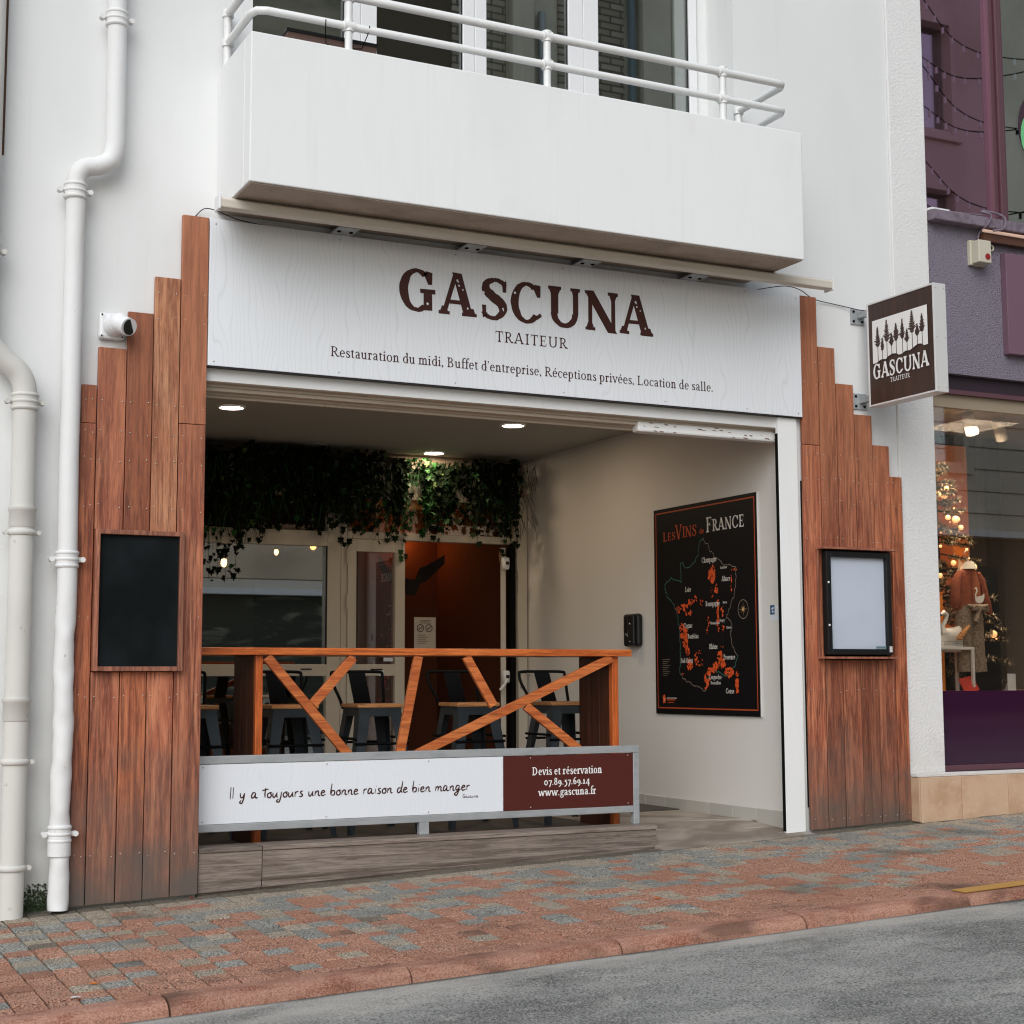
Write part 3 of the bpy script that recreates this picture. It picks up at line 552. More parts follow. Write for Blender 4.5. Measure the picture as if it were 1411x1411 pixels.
# ================================================================ restaurant building
def wall_grid(mb, xs, zs, holes, y0, y1, mi=0):
    hole = lambda i, j: any(a <= (xs[i]+xs[i+1])/2 <= b and c <= (zs[j]+zs[j+1])/2 <= d for a, b, c, d in holes)
    for i in range(len(xs)-1):
        for j in range(len(zs)-1):
            if hole(i, j): continue
            a, b, c, d = xs[i], xs[i+1], zs[j], zs[j+1]
            mb.add([(a, y0, c), (b, y0, c), (b, y0, d), (a, y0, d)], [(0, 1, 2, 3)], mi); mb.add([(a, y1, c), (b, y1, c), (b, y1, d), (a, y1, d)], [(3, 2, 1, 0)], mi)
            for ii, xx in ((i-1, a), (i+1, b)):
                if ii < 0 or ii >= len(xs)-1 or hole(ii, j): mb.add([(xx, y0, c), (xx, y1, c), (xx, y1, d), (xx, y0, d)], [(0, 1, 2, 3)], mi)
            for jj, zz in ((j-1, c), (j+1, d)):
                if jj < 0 or jj >= len(zs)-1 or hole(i, jj): mb.add([(a, y0, zz), (b, y0, zz), (b, y1, zz), (a, y1, zz)], [(0, 1, 2, 3)], mi)
    return mb
B = thing('restaurant_building', 'white plastered building with an open restaurant entrance under its balcony', 'building', (4, 0, 0)); P = TP(B)
ZT = 9.2
fac = wall_grid(MB(), [-5, 2.165, 2.40, 5.585, 6.0, 6.832], [-.6, 2.68, 3.62, 6.3, ZT], [(2.165, 6.0, -.6, 2.68), (2.40, 5.585, 3.62, 6.3)], 0, .30)
P(fac, 'facade_wall', white)
P(box1(6.834, 7.14, -.018, .3, GZ(6.9)-.3, ZT), 'corner_pier', rough_white, .004)
P(box1(-5, 7.14, .3, 8, 8.9, ZT), 'roof', white)
# recess
XW, YB, FZ, CZ = 5.95, 3.75, .19, 2.94
P(box1(XW, XW+.12, .125, YB+.02, -.2, 3.1), 'recess_side_wall', inner_wall)
P(box1(XW, XW+.12, YB+.0201, 8, -.2, 3.1), 'room_side_wall', orange_wall)
P(box1(1.95, 2.10, .3, 8, -.2, 3.1), 'recess_far_wall', inner_wall)
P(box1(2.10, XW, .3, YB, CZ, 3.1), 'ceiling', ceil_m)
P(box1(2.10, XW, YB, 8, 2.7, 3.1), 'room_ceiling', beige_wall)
fl = MB(); fl.box(2.10, XW, .5, YB, -.1, FZ); P(fl, 'entrance_floor', concrete)
P(box1(2.10, 4.90, .22, .498, -.1, FZ-.002), 'floor_edge', deck_m)
P(box1(2.10, 4.86, .50, 1.6, FZ+.002, FZ+.012), 'deck_boards', deck_m)
P(box1(4.86, 5.949, 1.33, YB-.05, FZ+.001, FZ+.009), 'dark_floor_area', deck_m)  # thin darker slab over the rear right of the floor
rp = MB(); v = [(4.90, -.125, GZ(4.9, -.12)-.01), (6.0, -.125, GZ(6.0, -.12)-.01), (6.0, -.125, GZ(6, -.12)+.004), (4.90, -.125, GZ(4.9, -.12)+.004), (4.90, .5, FZ), (6.0, .5, FZ), (4.90, .5, -.1), (6.0, .5, -.1)]
rp.add(v, [(0, 1, 2, 3), (3, 2, 5, 4), (4, 5, 7, 6), (0, 3, 4, 6), (1, 7, 5, 2)]); P(rp, 'entrance_ramp', concrete)
# skirting tiles along the side wall
sk = None
for i in range(13):
    y = .135+.275*i
    mb = box1(XW-.011, XW-.0005, y, y+.272, FZ-(.035 if i == 0 else .0)-.002, FZ+.078)
    P(mb, 'skirting_tile', skirt_m, .002)
# lintel and door track under the sign
lt = MB(); lt.box(2.165, 5.945, .012, .055, 2.675, 2.752); lt.box(2.165, 5.945, .07, .12, 2.640, 2.700); lt.box(2.165, 5.945, .14, .16, 2.615, 2.68)
lt.box(2.165, 5.945, .055, .07, 2.66, 2.70); lt.box(2.165, 5.945, .12, .14, 2.63, 2.69)
P(lt, 'lintel_moulding', lintel_m, .004)
P(box1(2.165, 5.949, .16, .30, 2.66, 2.9), 'lintel_inner', lintel_m)
P(box1(5.853, 6.0, -.026, .004, GZ(6)-.2, 2.745), 'door_jamb', balc_white, .003)
P(box1(5.8485, 5.8525, -.022, .004, .16, 2.64), 'jamb_gap_shade', blackm); P(box1(5.95, 5.998, .008, .124, -.1, 2.67), 'wall_return', inner_wall)  # black strip on the jamb side paints in the shaded gap
rb = MB(); rb.box(4.87, 5.915, .05, .13, 2.598, 2.662); P(rb, 'old_shutter_box', balc_white, .012)
fl2 = MB()
for i in range(26):
    x = 4.9+1.0*rnd.random()**1.2; y = .0485; z = 2.64+rnd.uniform(-.03, .02) if rnd.random() < .8 else 2.605
    a = rnd.uniform(.008, .035); b = rnd.uniform(.002, .006)
    fl2.add([(x, y, z), (x+a, y, z-b*.3), (x+a*.7, y, z+b), (x-a*.3, y, z+b*1.2)], [(0, 1, 2, 3)])
tag(P(fl2, 'rust_flakes', mat('rust', (.17, .07, .03, 1), .9)), kind='stuff')
# balcony
BX0, BX1, BY, BZ0, BZ1 = 2.215, 5.655, -.60, 3.598, 4.385
bal = bpy.data.objects.new('balcony', None); COL.objects.link(bal); bal.parent = B; bal.location = -Vector(B.location)
def BP(mb, name, m, bev=0): return mb.build(name, m, bal, bev)
BP(box1(BX0, BX1, BY, BY+.11, BZ0, BZ1), 'parapet', balc_white, .006)
BP(box1(BX0, BX0+.10, BY+.112, -.001, BZ0, BZ1), 'parapet', balc_white, .004)
BP(box1(BX1-.10, BX1, BY+.112, -.001, BZ0, BZ1), 'parapet', balc_white, .004)
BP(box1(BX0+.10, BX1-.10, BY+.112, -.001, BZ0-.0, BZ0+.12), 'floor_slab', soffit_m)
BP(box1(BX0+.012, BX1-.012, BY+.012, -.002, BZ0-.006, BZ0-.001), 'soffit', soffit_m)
RY = -.555
for zz, r0 in ((4.525, .021), (4.69, .023)):
    yb = -.03
    pts = [(2.245, yb, zz), (2.245, RY+.07, zz), (2.262, RY+.02, zz), (2.31, RY, zz), (5.50, RY, zz), (5.555, RY+.012, zz), (5.575, RY+.05, zz), (5.575, yb, zz)]
    BP(MB().tube(pts, r0, 12), 'handrail', rail_m)
for x in (2.755, 3.937, 5.117):
    mb = MB().tube([(x, RY, BZ1-.02), (x, RY, 4.70)], .021, 10)
    for zz in (4.525, 4.69): mb.tube([(x-.028, RY, zz), (x+.028, RY, zz)], .030, 10); mb.tube([(x, RY, zz-.03), (x, RY, zz+.03)], .027, 10)
    BP(mb, 'post', rail_m)
for x in (2.245, 5.575):
    mb = MB().tube([(x, -.06, BZ1-.02), (x, -.06, 4.70)], .023, 10)
    for zz in (4.525, 4.69): mb.tube([(x, -.06, zz-.02), (x, -.06, zz+.02)], .032, 10)
    BP(mb, 'post', rail_m)
def frame_rect(x0, x1, z0, z1, y0, y1, l, r, b, t):
    f = MB(); f.box(x0, x0+l, y0, y1, z0, z1); f.box(x1-r, x1, y0, y1, z0, z1); f.box(x0+l, x1-r, y0, y1, z0, z0+b); f.box(x0+l, x1-r, y0, y1, z1-t, z1); return f
# balcony windows
def window(x0, x1, z0, z1, y, fr=.055, gl=glass_up, fm=upvc, parent=None, open_=()):
    f = MB(); f.box(x0, x0+fr, y, y+.06, z0, z1); f.box(x1-fr, x1, y, y+.06, z0, z1); f.box(x0+fr, x1-fr, y, y+.06, z0, z0+fr*1.2); f.box(x0+fr, x1-fr, y, y+.06, z1-fr, z1)
    fo = P(f, 'window', fm, .004); pn = box1(x0+fr, x1-fr, y+.025, y+.031, z0+fr*1.2, z1-fr).build('pane', gl, fo)
    sl_ = MB(); 
    for a, b in ((x0+fr, x0+fr+.012), (x1-fr-.012, x1-fr)): sl_.box(a, b, y+.012, y+.024, z0+fr, z1-fr)
    sl_.build('seal', blackp, fo); return fo
for x0, x1, l_, r_ in ((2.40, 3.155, .04, .10), (3.157, 3.90, .10, .078), (3.902, 4.66, .078, .105), (4.662, 5.52, .11, .06)):
    fo = P(frame_rect(x0, x1, 3.66, 6.28, .32, .38, l_, r_, .07, .07), 'window', upvc, .004)
    MB().box(x0+l_, x1-r_, .345, .352, 3.73, 6.21).build('pane', glass_up, fo)
    MB().box(x1-r_-.010, x1-r_, .335, .344, 3.73, 6.21).box(x0+l_, x0+l_+.006, .335, .344, 3.73, 6.21).build('seal', blackp, fo)
P(box1(5.522, 5.70, .301, .38, 3.5, 6.4), 'window_reveal', white); P(box1(2.40, 5.584, .30, .40, 3.6205, 3.658), 'window_sill', upvc)
fbx = thing('flower_box', 'small brown plastic flower box wired to the balcony railing', 'flower box', (2.68, -.42, 4.3)); fp = TP(fbx)
mbx = MB(); mbx.add([(2.46, -.465, 4.30), (2.93, -.465, 4.30), (2.93, -.33, 4.30), (2.46, -.33, 4.30), (2.445, -.478, 4.475), (2.945, -.478, 4.475), (2.945, -.315, 4.475), (2.445, -.315, 4.475)], [(3, 2, 1, 0), (0, 1, 5, 4), (1, 2, 6, 5), (2, 3, 7, 6), (3, 0, 4, 7)])
fp(mbx, 'box_body', mat('brown_plastic', S(98, 74, 66), .6))
fp(MB().box(2.44, 2.95, -.484, -.470, 4.472, 4.49).box(2.44, 2.95, -.325, -.311, 4.472, 4.49).box(2.44, 2.452, -.4695, -.3255, 4.472, 4.49).box(2.938, 2.95, -.4695, -.3255, 4.472, 4.49), 'rim', blackp)
fp(MB().box(2.455, 2.935, -.4695, -.3255, 4.44, 4.462), 'soil', deck_m)
fp(MB().tube([(2.62, -.578, 4.53), (2.625, -.56, 4.47), (2.65, -.50, 4.43), (2.75, -.49, 4.425), (2.85, -.50, 4.44), (2.862, -.56, 4.50), (2.865, -.578, 4.54)], .003, 5), 'wire', blackm)
P(box1(2.2, 7.1, 2.2, 2.3, 3.2, 8.9), 'upper_room_wall', mat('upper_room_wall', (.10, .10, .085, 1), .9))
cur = MB()
for x0, x1 in ((3.95, 4.32),):
    n = 40; vs_ = []
    for i in range(n+1):
        x = x0+(x1-x0)*i/n; y = .50+.018*math.sin(i*1.35)
        vs_ += [(x, y, 3.66), (x, y, 6.28)]
    cur.add(vs_, [(2*i, 2*i+2, 2*i+3, 2*i+1) for i in range(n)], 0, True)
P(box1(2.2, 2.3, .41, 2.19, 3.2, 8.9), 'upper_room_wall', MATS['upper_room_wall']); P(box1(7.0, 7.1, .31, 2.19, 3.2, 8.9), 'upper_room_wall', MATS['upper_room_wall'])
P(cur, 'curtain', mat('curtain_fabric', (.10, .085, .065, 1), .9))

# back glazing of the recess: window left, door in the middle, open door leaf right
wy = YB-.05
wf = P(frame_rect(2.10, 4.30, FZ, 2.86, wy, YB+.02, .05, .115, .08, .30), 'glazed_screen', upvc_in, .004)
MB().box(2.15, 4.185, wy-.004, YB+.018, 2.155, 2.275).box(2.15, 4.185, wy-.004, YB+.018, 1.13, 1.222).box(3.02, 3.09, wy-.003, YB+.015, FZ+.08, 1.13).box(3.02, 3.09, wy-.003, YB+.015, 2.275, 2.56).build('transom', upvc_in, wf, .004)
MB().box(2.15, 4.185, YB-.02, YB-.014, 1.222, 2.155).box(2.15, 4.185, YB-.02, YB-.014, 2.275, 2.56).box(2.15, 4.185, YB-.02, YB-.014, FZ+.08, 1.13).build('pane', glass_m, wf)
MB().box(4.17, 4.185, wy-.006, YB, 1.222, 2.155).box(3.97, 4.06, wy-.012, wy-.005, 1.178, 1.188).build('seal', blackp, wf)
df = P(frame_rect(4.302, 5.90, FZ, 2.86, wy-.002, YB+.02, .05, .05, .02, .30), 'door_frame', upvc_in, .004)
MB().box(4.352, 5.85, wy-.006, YB+.018, 2.225, 2.285).build('transom', upvc_in, df, .004)
MB().box(4.352, 5.85, YB-.02, YB-.014, 2.285, 2.56).build('pane', glass_m, df)
dl = P(frame_rect(4.352, 4.845, FZ+.02, 2.222, wy-.02, YB, .075, .085, .14, .10), 'door_leaf', upvc_in, .004)
MB().box(4.427, 4.76, wy-.019, YB-.002, 1.13, 1.222).build('mid_rail', upvc_in, dl, .003)
MB().box(4.427, 4.76, YB-.03, YB-.024, .33, 1.13).box(4.427, 4.76, YB-.03, YB-.024, 1.222, 2.122).build('pane', glass('dark_door_glass', (.75, .6, .5, 1), .10), dl)
MB().box(4.55, 4.65, wy-.027, wy-.0205, 1.175, 1.186).box(4.427, 4.434, wy-.024, wy-.019, 1.222, 2.122).build('slot', blackp, dl)
hg = MB()
for z in (.5, 1.72, 2.08): hg.tube([(4.345, wy-.028, z-.06), (4.345, wy-.028, z+.06)], .010, 8)
hg.build('hinge', upvc_in, dl)
MB().box(4.62, 4.665, wy-.0225, wy-.0205, 1.13, 1.17).box(4.66, 4.74, wy-.0225, wy-.0205, 1.245, 1.275).build('sticker', paper, dl)
# open leaf, swung into the room: edge-on beside the right frame
ol = P(frame_rect(0, 1, FZ+.02, 2.2, 0, .045, .08, .08, .12, .09), 'open_door_leaf', upvc_in, .004)
ol.location = Vector((5.775, YB-.03, 0))-Vector(B.location); ol.rotation_euler = (0, 0, R(65.5)); ol.scale = (.80, 1, 1)
for z in (2.06, 1.12):
    kb = P(MB().tube([(5.735, wy-.055, z-.05), (5.735, wy-.055, z-.04), (5.735, wy-.055, z+.04), (5.735, wy-.055, z+.05)], [.026, .034, .034, .026], 14), 'door_fitting', upvc); MB().box(5.722, 5.75, wy-.094, wy-.088, z-.012, z+.014).build('keyhole', blackp, kb)
MB().tube([(5.73, wy-.09, 1.10), (5.70, wy-.11, 1.06), (5.655, wy-.11, 1.01)], .012, 8).build('lever_handle', upvc, kb)
P(box1(5.80, 5.842, wy-.03, YB, FZ, 2.235), 'dark_gap_strip', blackm)  # black strip standing in for the dark gap between leaf and frame
P(MB().box(5.852, 5.935, wy-.06, wy-.03, FZ, 2.62).box(5.862, 5.90, wy-.085, wy-.061, 1.03, 1.16).tube([(5.9, wy-.10, 1.15), (5.96, wy-.10, 1.15)], .013, 8), 'rolling_shutter_guide', upvc_in, .003)
P(box1(2.10, 5.949, YB+.001, YB+.019, 2.86, 2.94), 'wall_strip', lintel_m)
# room behind the glazing
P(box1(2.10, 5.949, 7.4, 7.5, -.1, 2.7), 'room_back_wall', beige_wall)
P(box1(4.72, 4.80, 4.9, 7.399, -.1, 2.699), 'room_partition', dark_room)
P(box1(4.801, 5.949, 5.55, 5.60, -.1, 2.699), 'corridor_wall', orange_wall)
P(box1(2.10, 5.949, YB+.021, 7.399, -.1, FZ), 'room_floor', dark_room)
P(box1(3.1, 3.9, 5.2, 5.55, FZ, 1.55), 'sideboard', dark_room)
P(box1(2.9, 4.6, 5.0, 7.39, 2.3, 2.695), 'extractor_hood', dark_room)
# sooty banner hanging in the doorway
bn = MB(); n = 12; vs_ = []
for i in range(n+1):
    t = i/n; x = 4.86+.62*t; z = 2.11-.22*math.sin(t*3.0)*(.55 if t > .5 else 1)+.05*t
    vs_ += [(x, 4.3+.05*math.sin(t*9), z-.05-.06*math.sin(t*math.pi)), (x, 4.3+.05*math.sin(t*9), z+.03)]
bn.add(vs_, [(2*i, 2*i+2, 2*i+3, 2*i+1) for i in range(n)]); bo = P(bn, 'cloth_garland', mat('dark_cloth', (.02, .012, .008, 1), .9))
bo.modifiers.new('solid', 'SOLIDIFY').thickness = .01

# ================================================================ wooden cladding left and right of the opening
def cladding(label, boards, y0, y1, cutout, group='stepped wooden claddings beside the entrance'):
    x0 = boards[0][0]
    t = thing('wooden_cladding', label, 'cladding', (x0, 0, GZ(x0)), group); p = TP(t)
    cx0, cx1, cz0, cz1 = cutout; k = 0
    for i, (a, b, top, seam, m) in enumerate(boards):
        g = rnd.uniform(.0020, .0034); zb = GZ((a+b)/2)+.014
        segs = []
        ov = min(b, cx1)-max(a, cx0)
        lo = [zb, top]; cuts = []
        if seam: cuts.append(seam)
        parts = []
        if ov > .6*(b-a): parts = [(zb, cz0-.002), (cz1+.002, top)]
        else: parts = [(zb, top)]
        for a0, a1 in parts:
            if seam and a0 < seam < a1: segs += [(a0, seam-.0015), (seam+.0015, a1)]
            else: segs.append((a0, a1))
        for s_, (a0, a1) in enumerate(segs):
            dy = rnd.uniform(-.003, .003); mm = m if a0 > 1.5 or m is clad3 else clad
            mb = MB().box(a+g, b-g, y0+dy, y1, a0, a1)
            zb2 = zb
            if a0 == zb: mb.v[0] = (a+g, y0+dy, GZ(a)+.012); mb.v[1] = (b-g, y0+dy, GZ(b)+.012)
            o = p(mb, 'board', mm, .0025); o['i'] = i
            sm = MB()
            for zz in (.23, 1.02, 1.42, 1.98, 2.22, 2.36, 2.52, 2.98, 3.12):
                if a0+.04 < zz < a1-.03:
                    for xx in (a+.022, b-.022):
                        sm.sphere((xx+rnd.uniform(-.004, .004), y0-.001, zz+rnd.uniform(-.012, .012)), .0042, 4, 0, (1, .5, 1))
            if sm.f: tag(sm.build('screw_heads', screw_m, o), kind='stuff')
    inner = MB().box(boards[0][0]+.004, boards[-1][1]-.004, y1+.0005, -.0005, .3, 2.35)
    p(inner, 'batten', blackm)
    return t
YF = -.045
LC = [(1.520, 1.601, 2.60, 2.402, clad3), (1.601, 1.747, 2.80, None, clad), (1.747, 1.883, 3.0, None, clad3), (1.883, 2.021, 3.20, None, clad2), (2.021, 2.167, 3.55, 2.432, clad)]
CL = cladding('red brown boards stepping up to the sign, with a chalkboard on them', LC, YF, -.018, (1.60, 2.056, 1.145, 1.86))
RC = [(6.030, 6.166, 3.548, 2.58, clad), (6.166, 6.303, 3.225, None, clad), (6.303, 6.445, 2.995, None, clad), (6.445, 6.590, 2.803, None, clad), (6.590, 6.728, 2.61, None, clad), (6.728, 6.828, 2.41, None, clad3)]
CR = cladding('red brown boards stepping down beside the hanging sign, with a menu case on them', RC, YF, -.018, (6.105, 6.70, 1.215, 1.93))
# chalkboard
t = thing('chalkboard', 'empty black chalkboard in a thin brown wooden frame on the left boards', 'chalkboard', (1.83, YF, 1.5)); p = TP(t)
x0, x1, z0, z1 = 1.603, 2.056, 1.146, 1.860; fo = .024; ya, yb = -.085, -.0185
for (a, b, c, d) in ((x0, x0+fo, z0, z1), (x1-fo, x1, z0, z1)): p(box1(a, b, ya, yb, c, d), 'frame_rail', frame_wood, .003)
for (a, b, c, d) in ((x0+fo, x1-fo, z0, z0+fo), (x0+fo, x1-fo, z1-fo, z1)): p(box1(a, b, ya, yb, c, d), 'frame_rail', frame_wood, .003)
p(box1(x0+fo, x1-fo, -.062, yb, z0+fo, z1-fo), 'slate', slate)
# menu display case
t = thing('menu_case', 'black framed menu case with blank white sheet on the right boards', 'display case', (6.4, YF, 1.56)); p = TP(t)
x0, x1, z0, z1 = 6.108, 6.696, 1.219, 1.925
p(MB().box(x0, x1, -.125, -.0185, z1-.014, z1).box(x0, x1, -.125, -.0185, z0, z0+.014), 'case_shelf', frame_wood, .002)
p(MB().box(x0, x0+.014, -.062, -.0185, z0+.014, z1-.014).box(x1-.014, x1, -.062, -.0185, z0+.014, z1-.014), 'case_side', frame_wood, .002)
a0, a1, c0, c1 = 6.146, 6.662, 1.246, 1.90; fr = .036
f = frame_rect(a0, a1, c0, c1, -.105, -.055, fr, fr, fr, fr); p(f, 'door_frame', blackp, .004)
p(box1(a0+fr, a1-fr, -.075, -.070, c0+fr, c1-fr), 'menu_sheet', paper)
p(box1(a0+fr, a1-fr, -.095, -.091, c0+fr, c1-fr), 'pane', glass('case_glass', (.97, .98, 1, 1), .05))
p(MB().sphere((a0+.012, -.106, 1.70), .008, 5).sphere((a0+.012, -.106, 1.43), .008, 5).box(a1-.03, a1-.012, -.112, -.105, 1.262, 1.30), 'lock', alu)
p(MB().box(a1-.13, a1-.05, -.0975, -.0955, 1.286, 1.300), 'sticker', mat('green_sticker', (.12, .2, .2, 1), .5))

# ================================================================ main sign
t = thing('shop_sign', 'long white wood grain sign board above the entrance, lettered GASCUNA TRAITEUR', 'sign', (4.1, -.03, 3.15)); p = TP(t)
p(box1(2.169, 6.027, -.052, -.012, 2.752, 3.548), 'sign_panel', sign_white, .002)
p(box1(2.169, 6.027, -.0515, -.0005, 2.7475, 2.7515), 'edge_trim', blackp)
sm = MB()
for x in (2.20, 2.9, 3.6, 4.3, 5.0, 5.6, 5.995):
    for z in (2.775, 3.52): sm.sphere((x, -.053, z), .005, 4, 0, (1, .4, 1))
tag(p(sm, 'screw_heads', screw_m), kind='stuff')
caps = [('G', 3.253, 3.475), ('A', 3.496, 3.734), ('S', 3.765, 3.93), ('C', 3.953, 4.156), ('U', 4.199, 4.414), ('N', 4.443, 4.676), ('A', 4.683, 4.921)]
wr = random.Random(3)
for ch, a, b in caps:
    g = glyph(ch, .232, .098, 6, .085, .082)
    xs_ = [q[0] for qd in g.q for q in qd]; m0, m1 = min(xs_), max(xs_); sx = (b-a)/(m1-m0); mb = MB()
    jit = {}
    def jt(pnt):
        k_ = (round(pnt[0], 3), round(pnt[1], 3))
        if k_ not in jit: jit[k_] = (pnt[0]+wr.uniform(-.008, .008), pnt[1]+wr.uniform(-.008, .008))
        return jit[k_]
    qs = [[jt(q) for q in qd] for qd in g.q]
    place_quads(mb, qs, 'y-', (a-m0*sx, -.052, 3.167), sx, .240, .0012)
    mb.flat = True; p(mb, 'letter', ink)
chips = MB()
def chip(x, z, r, seed):
    q = random.Random(seed); n = 7
    chips.add([(x+r*q.uniform(.6, 1.2)*math.cos(2*math.pi*k/n), -.0542, z+r*1.2*q.uniform(.6, 1.2)*math.sin(2*math.pi*k/n)) for k in range(n)], [list(range(n))])
for ox, pts in ((0, ((3.427, 3.215), (3.618, 3.362), (3.623, 3.34), (3.612, 3.37), (3.648, 3.318), (3.677, 3.212), (3.778, 3.318), (3.905, 3.225), (3.903, 3.235), (3.981, 3.338), (4.803, 3.362), (4.806, 3.34), (4.798, 3.37), (4.830, 3.318), (4.865, 3.212))),):
    for i, (x, z) in enumerate(pts): chip(x, z, (.0075, .005, .006)[i % 3], i)
p(chips, 'paint_chip', sign_white)
mb = MB(); text(mb, 'TRAITEUR', 'y-', (3.853, -.052, 3.038), .063, .474, .13, .07, 4, .10); p(mb, 'lettering', ink)
mb = MB(); text(mb, 'Restauration du midi, Buffet d’entreprise, Réceptions privées, Location de salle.', 'y-', (2.850, -.052, 2.862), .056, 2.50, .125, .065, 3, .03); p(mb, 'lettering', ink)

# ================================================================ awning cassette
t = thing('awning_cassette', 'long narrow cream awning bar with a closed blind under the balcony', 'awning', (4.1, -.3, 3.56)); p = TP(t)
pr = [(-.335, 3.530), (-.30, 3.522), (-.262, 3.532), (-.255, 3.560), (-.27, 3.590), (-.30, 3.5945), (-.338, 3.572)]
mb = MB(); n = len(pr); mb.add([(x, y, z) for x in (2.145, 6.07) for y, z in pr], [(i, (i+1) % n, (i+1) % n+n, i+n) for i in range(n)]+[tuple(range(n)), tuple(range(2*n-1, n-1, -1))])
p(mb, 'cassette', cassette_m, .004)
p(MB().box(2.16, 6.05, -.2545, -.20, 3.555, 3.588), 'rear_rail', cassette_m, .004)
p(box1(2.135, 2.146, -.34, -.25, 3.519, 3.597), 'end_cap', upvc, .003); p(box1(6.069, 6.08, -.34, -.25, 3.519, 3.597), 'end_cap', upvc, .003)
for x in (2.905, 3.675, 4.43, 5.185):
    mb = MB().box(x-.06, x+.06, -.19, -.0005, 3.548, 3.558).box(x-.012, x+.012, -.20, -.0005, 3.5585, 3.58).box(x-.05, x+.05, -.012, -.0008, 3.5585, 3.59)
    o = p(mb, 'bracket', galv, .002)
    MB().sphere((x-.035, -.12, 3.547), .013, 5, 0, (1, 1, .5)).sphere((x+.035, -.12, 3.547), .013, 5, 0, (1, 1, .5)).build('bolt', blackm, o)

# ================================================================ hanging sign
HX = 6.50
t = thing('hanging_sign', 'square dark brown projecting sign with white pine trees and GASCUNA lettering', 'sign', (HX+.05, -.44, 3.18)); p = TP(t)
ya, yb, za, zb = -.768, -.135, 2.837, 3.516
p(box1(HX+.002, HX+.088, ya+.012, yb-.012, za+.012, zb-.012), 'sign_box', dark_sign)
fr = MB()
fr.box(HX-.004, HX+.094, ya-.001, ya+.012, za, zb).box(HX-.004, HX+.094, yb-.012, yb, za, zb).box(HX-.004, HX+.094, ya+.0125, yb-.0125, za, za+.012).box(HX-.004, HX+.094, ya+.0125, yb-.0125, zb-.012, zb)
p(fr, 'frame', alu, .002)
sm = MB()
for z in (za+.03, (za+zb)/2, zb-.03):
    for x in (HX+.012, HX+.078): sm.sphere((x, ya-.002, z), .004, 4)
tag(p(sm, 'rivet_heads', screw_m), kind='stuff')
for z in (3.47, 2.905):
    mb = MB().box(HX+.02, HX+.06, yb+.0005, -.012, z-.02, z+.02).box(HX-.03, HX+.08, -.0115, -.0005, z-.06, z+.045)
    o = p(mb, 'bracket', galv, .002)
    MB().sphere((HX-.01, -.014, z-.04), .009, 4).sphere((HX+.06, -.014, z-.04), .009, 4).sphere((HX-.01, -.014, z+.025), .009, 4).build('bolt', blackm, o)
# emblem: a strip of white sky behind pine silhouettes
def hp(u, v, d=0): return (HX-.0042-d, -.188-u*.520, v)       # u 0..1 along the face
em = MB(); ground = [(0, 3.112), (.05, 3.113), (.10, 3.118), (.13, 3.126), (.18, 3.128), (.24, 3.122), (.29, 3.137), (.36, 3.146), (.44, 3.140), (.48, 3.127), (.54, 3.128), (.60, 3.140), (.68, 3.136), (.74, 3.147), (.82, 3.162), (.88, 3.158), (.93, 3.142), (1, 3.143)]
for (u0, v0), (u1, v1) in zip(ground, ground[1:]): em.add([hp(u0, v0), hp(u1, v1), hp(u1, 3.392), hp(u0, 3.392)], [(0, 1, 2, 3)])
em.flat = True; p(em, 'emblem_sky', white_ink)
tr_ = MB(); q = random.Random(5)
for u, base, top, wd in ((.10, 3.12, 3.345, .055), (.185, 3.125, 3.262, .04), (.27, 3.13, 3.372, .065), (.355, 3.142, 3.275, .042), (.44, 3.138, 3.332, .055), (.555, 3.13, 3.348, .055), (.635, 3.135, 3.272, .042), (.73, 3.14, 3.382, .068), (.82, 3.16, 3.285, .042), (.905, 3.15, 3.342, .055)):
    tr_.add([hp(u-.006, base-.006, .001), hp(u+.006, base-.006, .001), hp(u+.003, top, .001), hp(u-.003, top, .001)], [(0, 1, 2, 3)])
    n = 13; c0 = base+(top-base)*.42
    for i in range(n):
        z = c0+(top-c0)*i/n; f_ = i/n; ww = wd*1.25*(min(1, .55+f_*2.2) if f_ < .25 else max(.12, 1.08-f_*.98))*q.uniform(.7, 1.1)
        for s_ in (-1, 1):
            w2 = ww*q.uniform(.8, 1.1); d = .0012+.0001*(i % 4)
            tr_.add([hp(u, z, d), hp(u+s_*w2*.5, z+.002, d), hp(u+s_*w2, z+.011, d), hp(u+s_*w2*.8, z+.014, d), hp(u+s_*w2*.35, z+.011, d), hp(u, z+.009, d)], [(0, 1, 2, 3, 4, 5)])
tr_.flat = True; p(tr_, 'emblem_pine', mat('dark_brown_print', S(58, 40, 32), .5))
mb = MB(); text(mb, 'GASCUNA', 'x-', (HX-.0042, -.186, 3.008), .098, .527, .23, .10, 5, .03, sl=.08); mb.flat = True; p(mb, 'lettering', white_ink)
mb = MB(); text(mb, 'TRAITEUR', 'x-', (HX-.0042, -.350, 2.966), .029, .185, .13, .08, 3, .10); mb.flat = True; p(mb, 'lettering', white_ink)

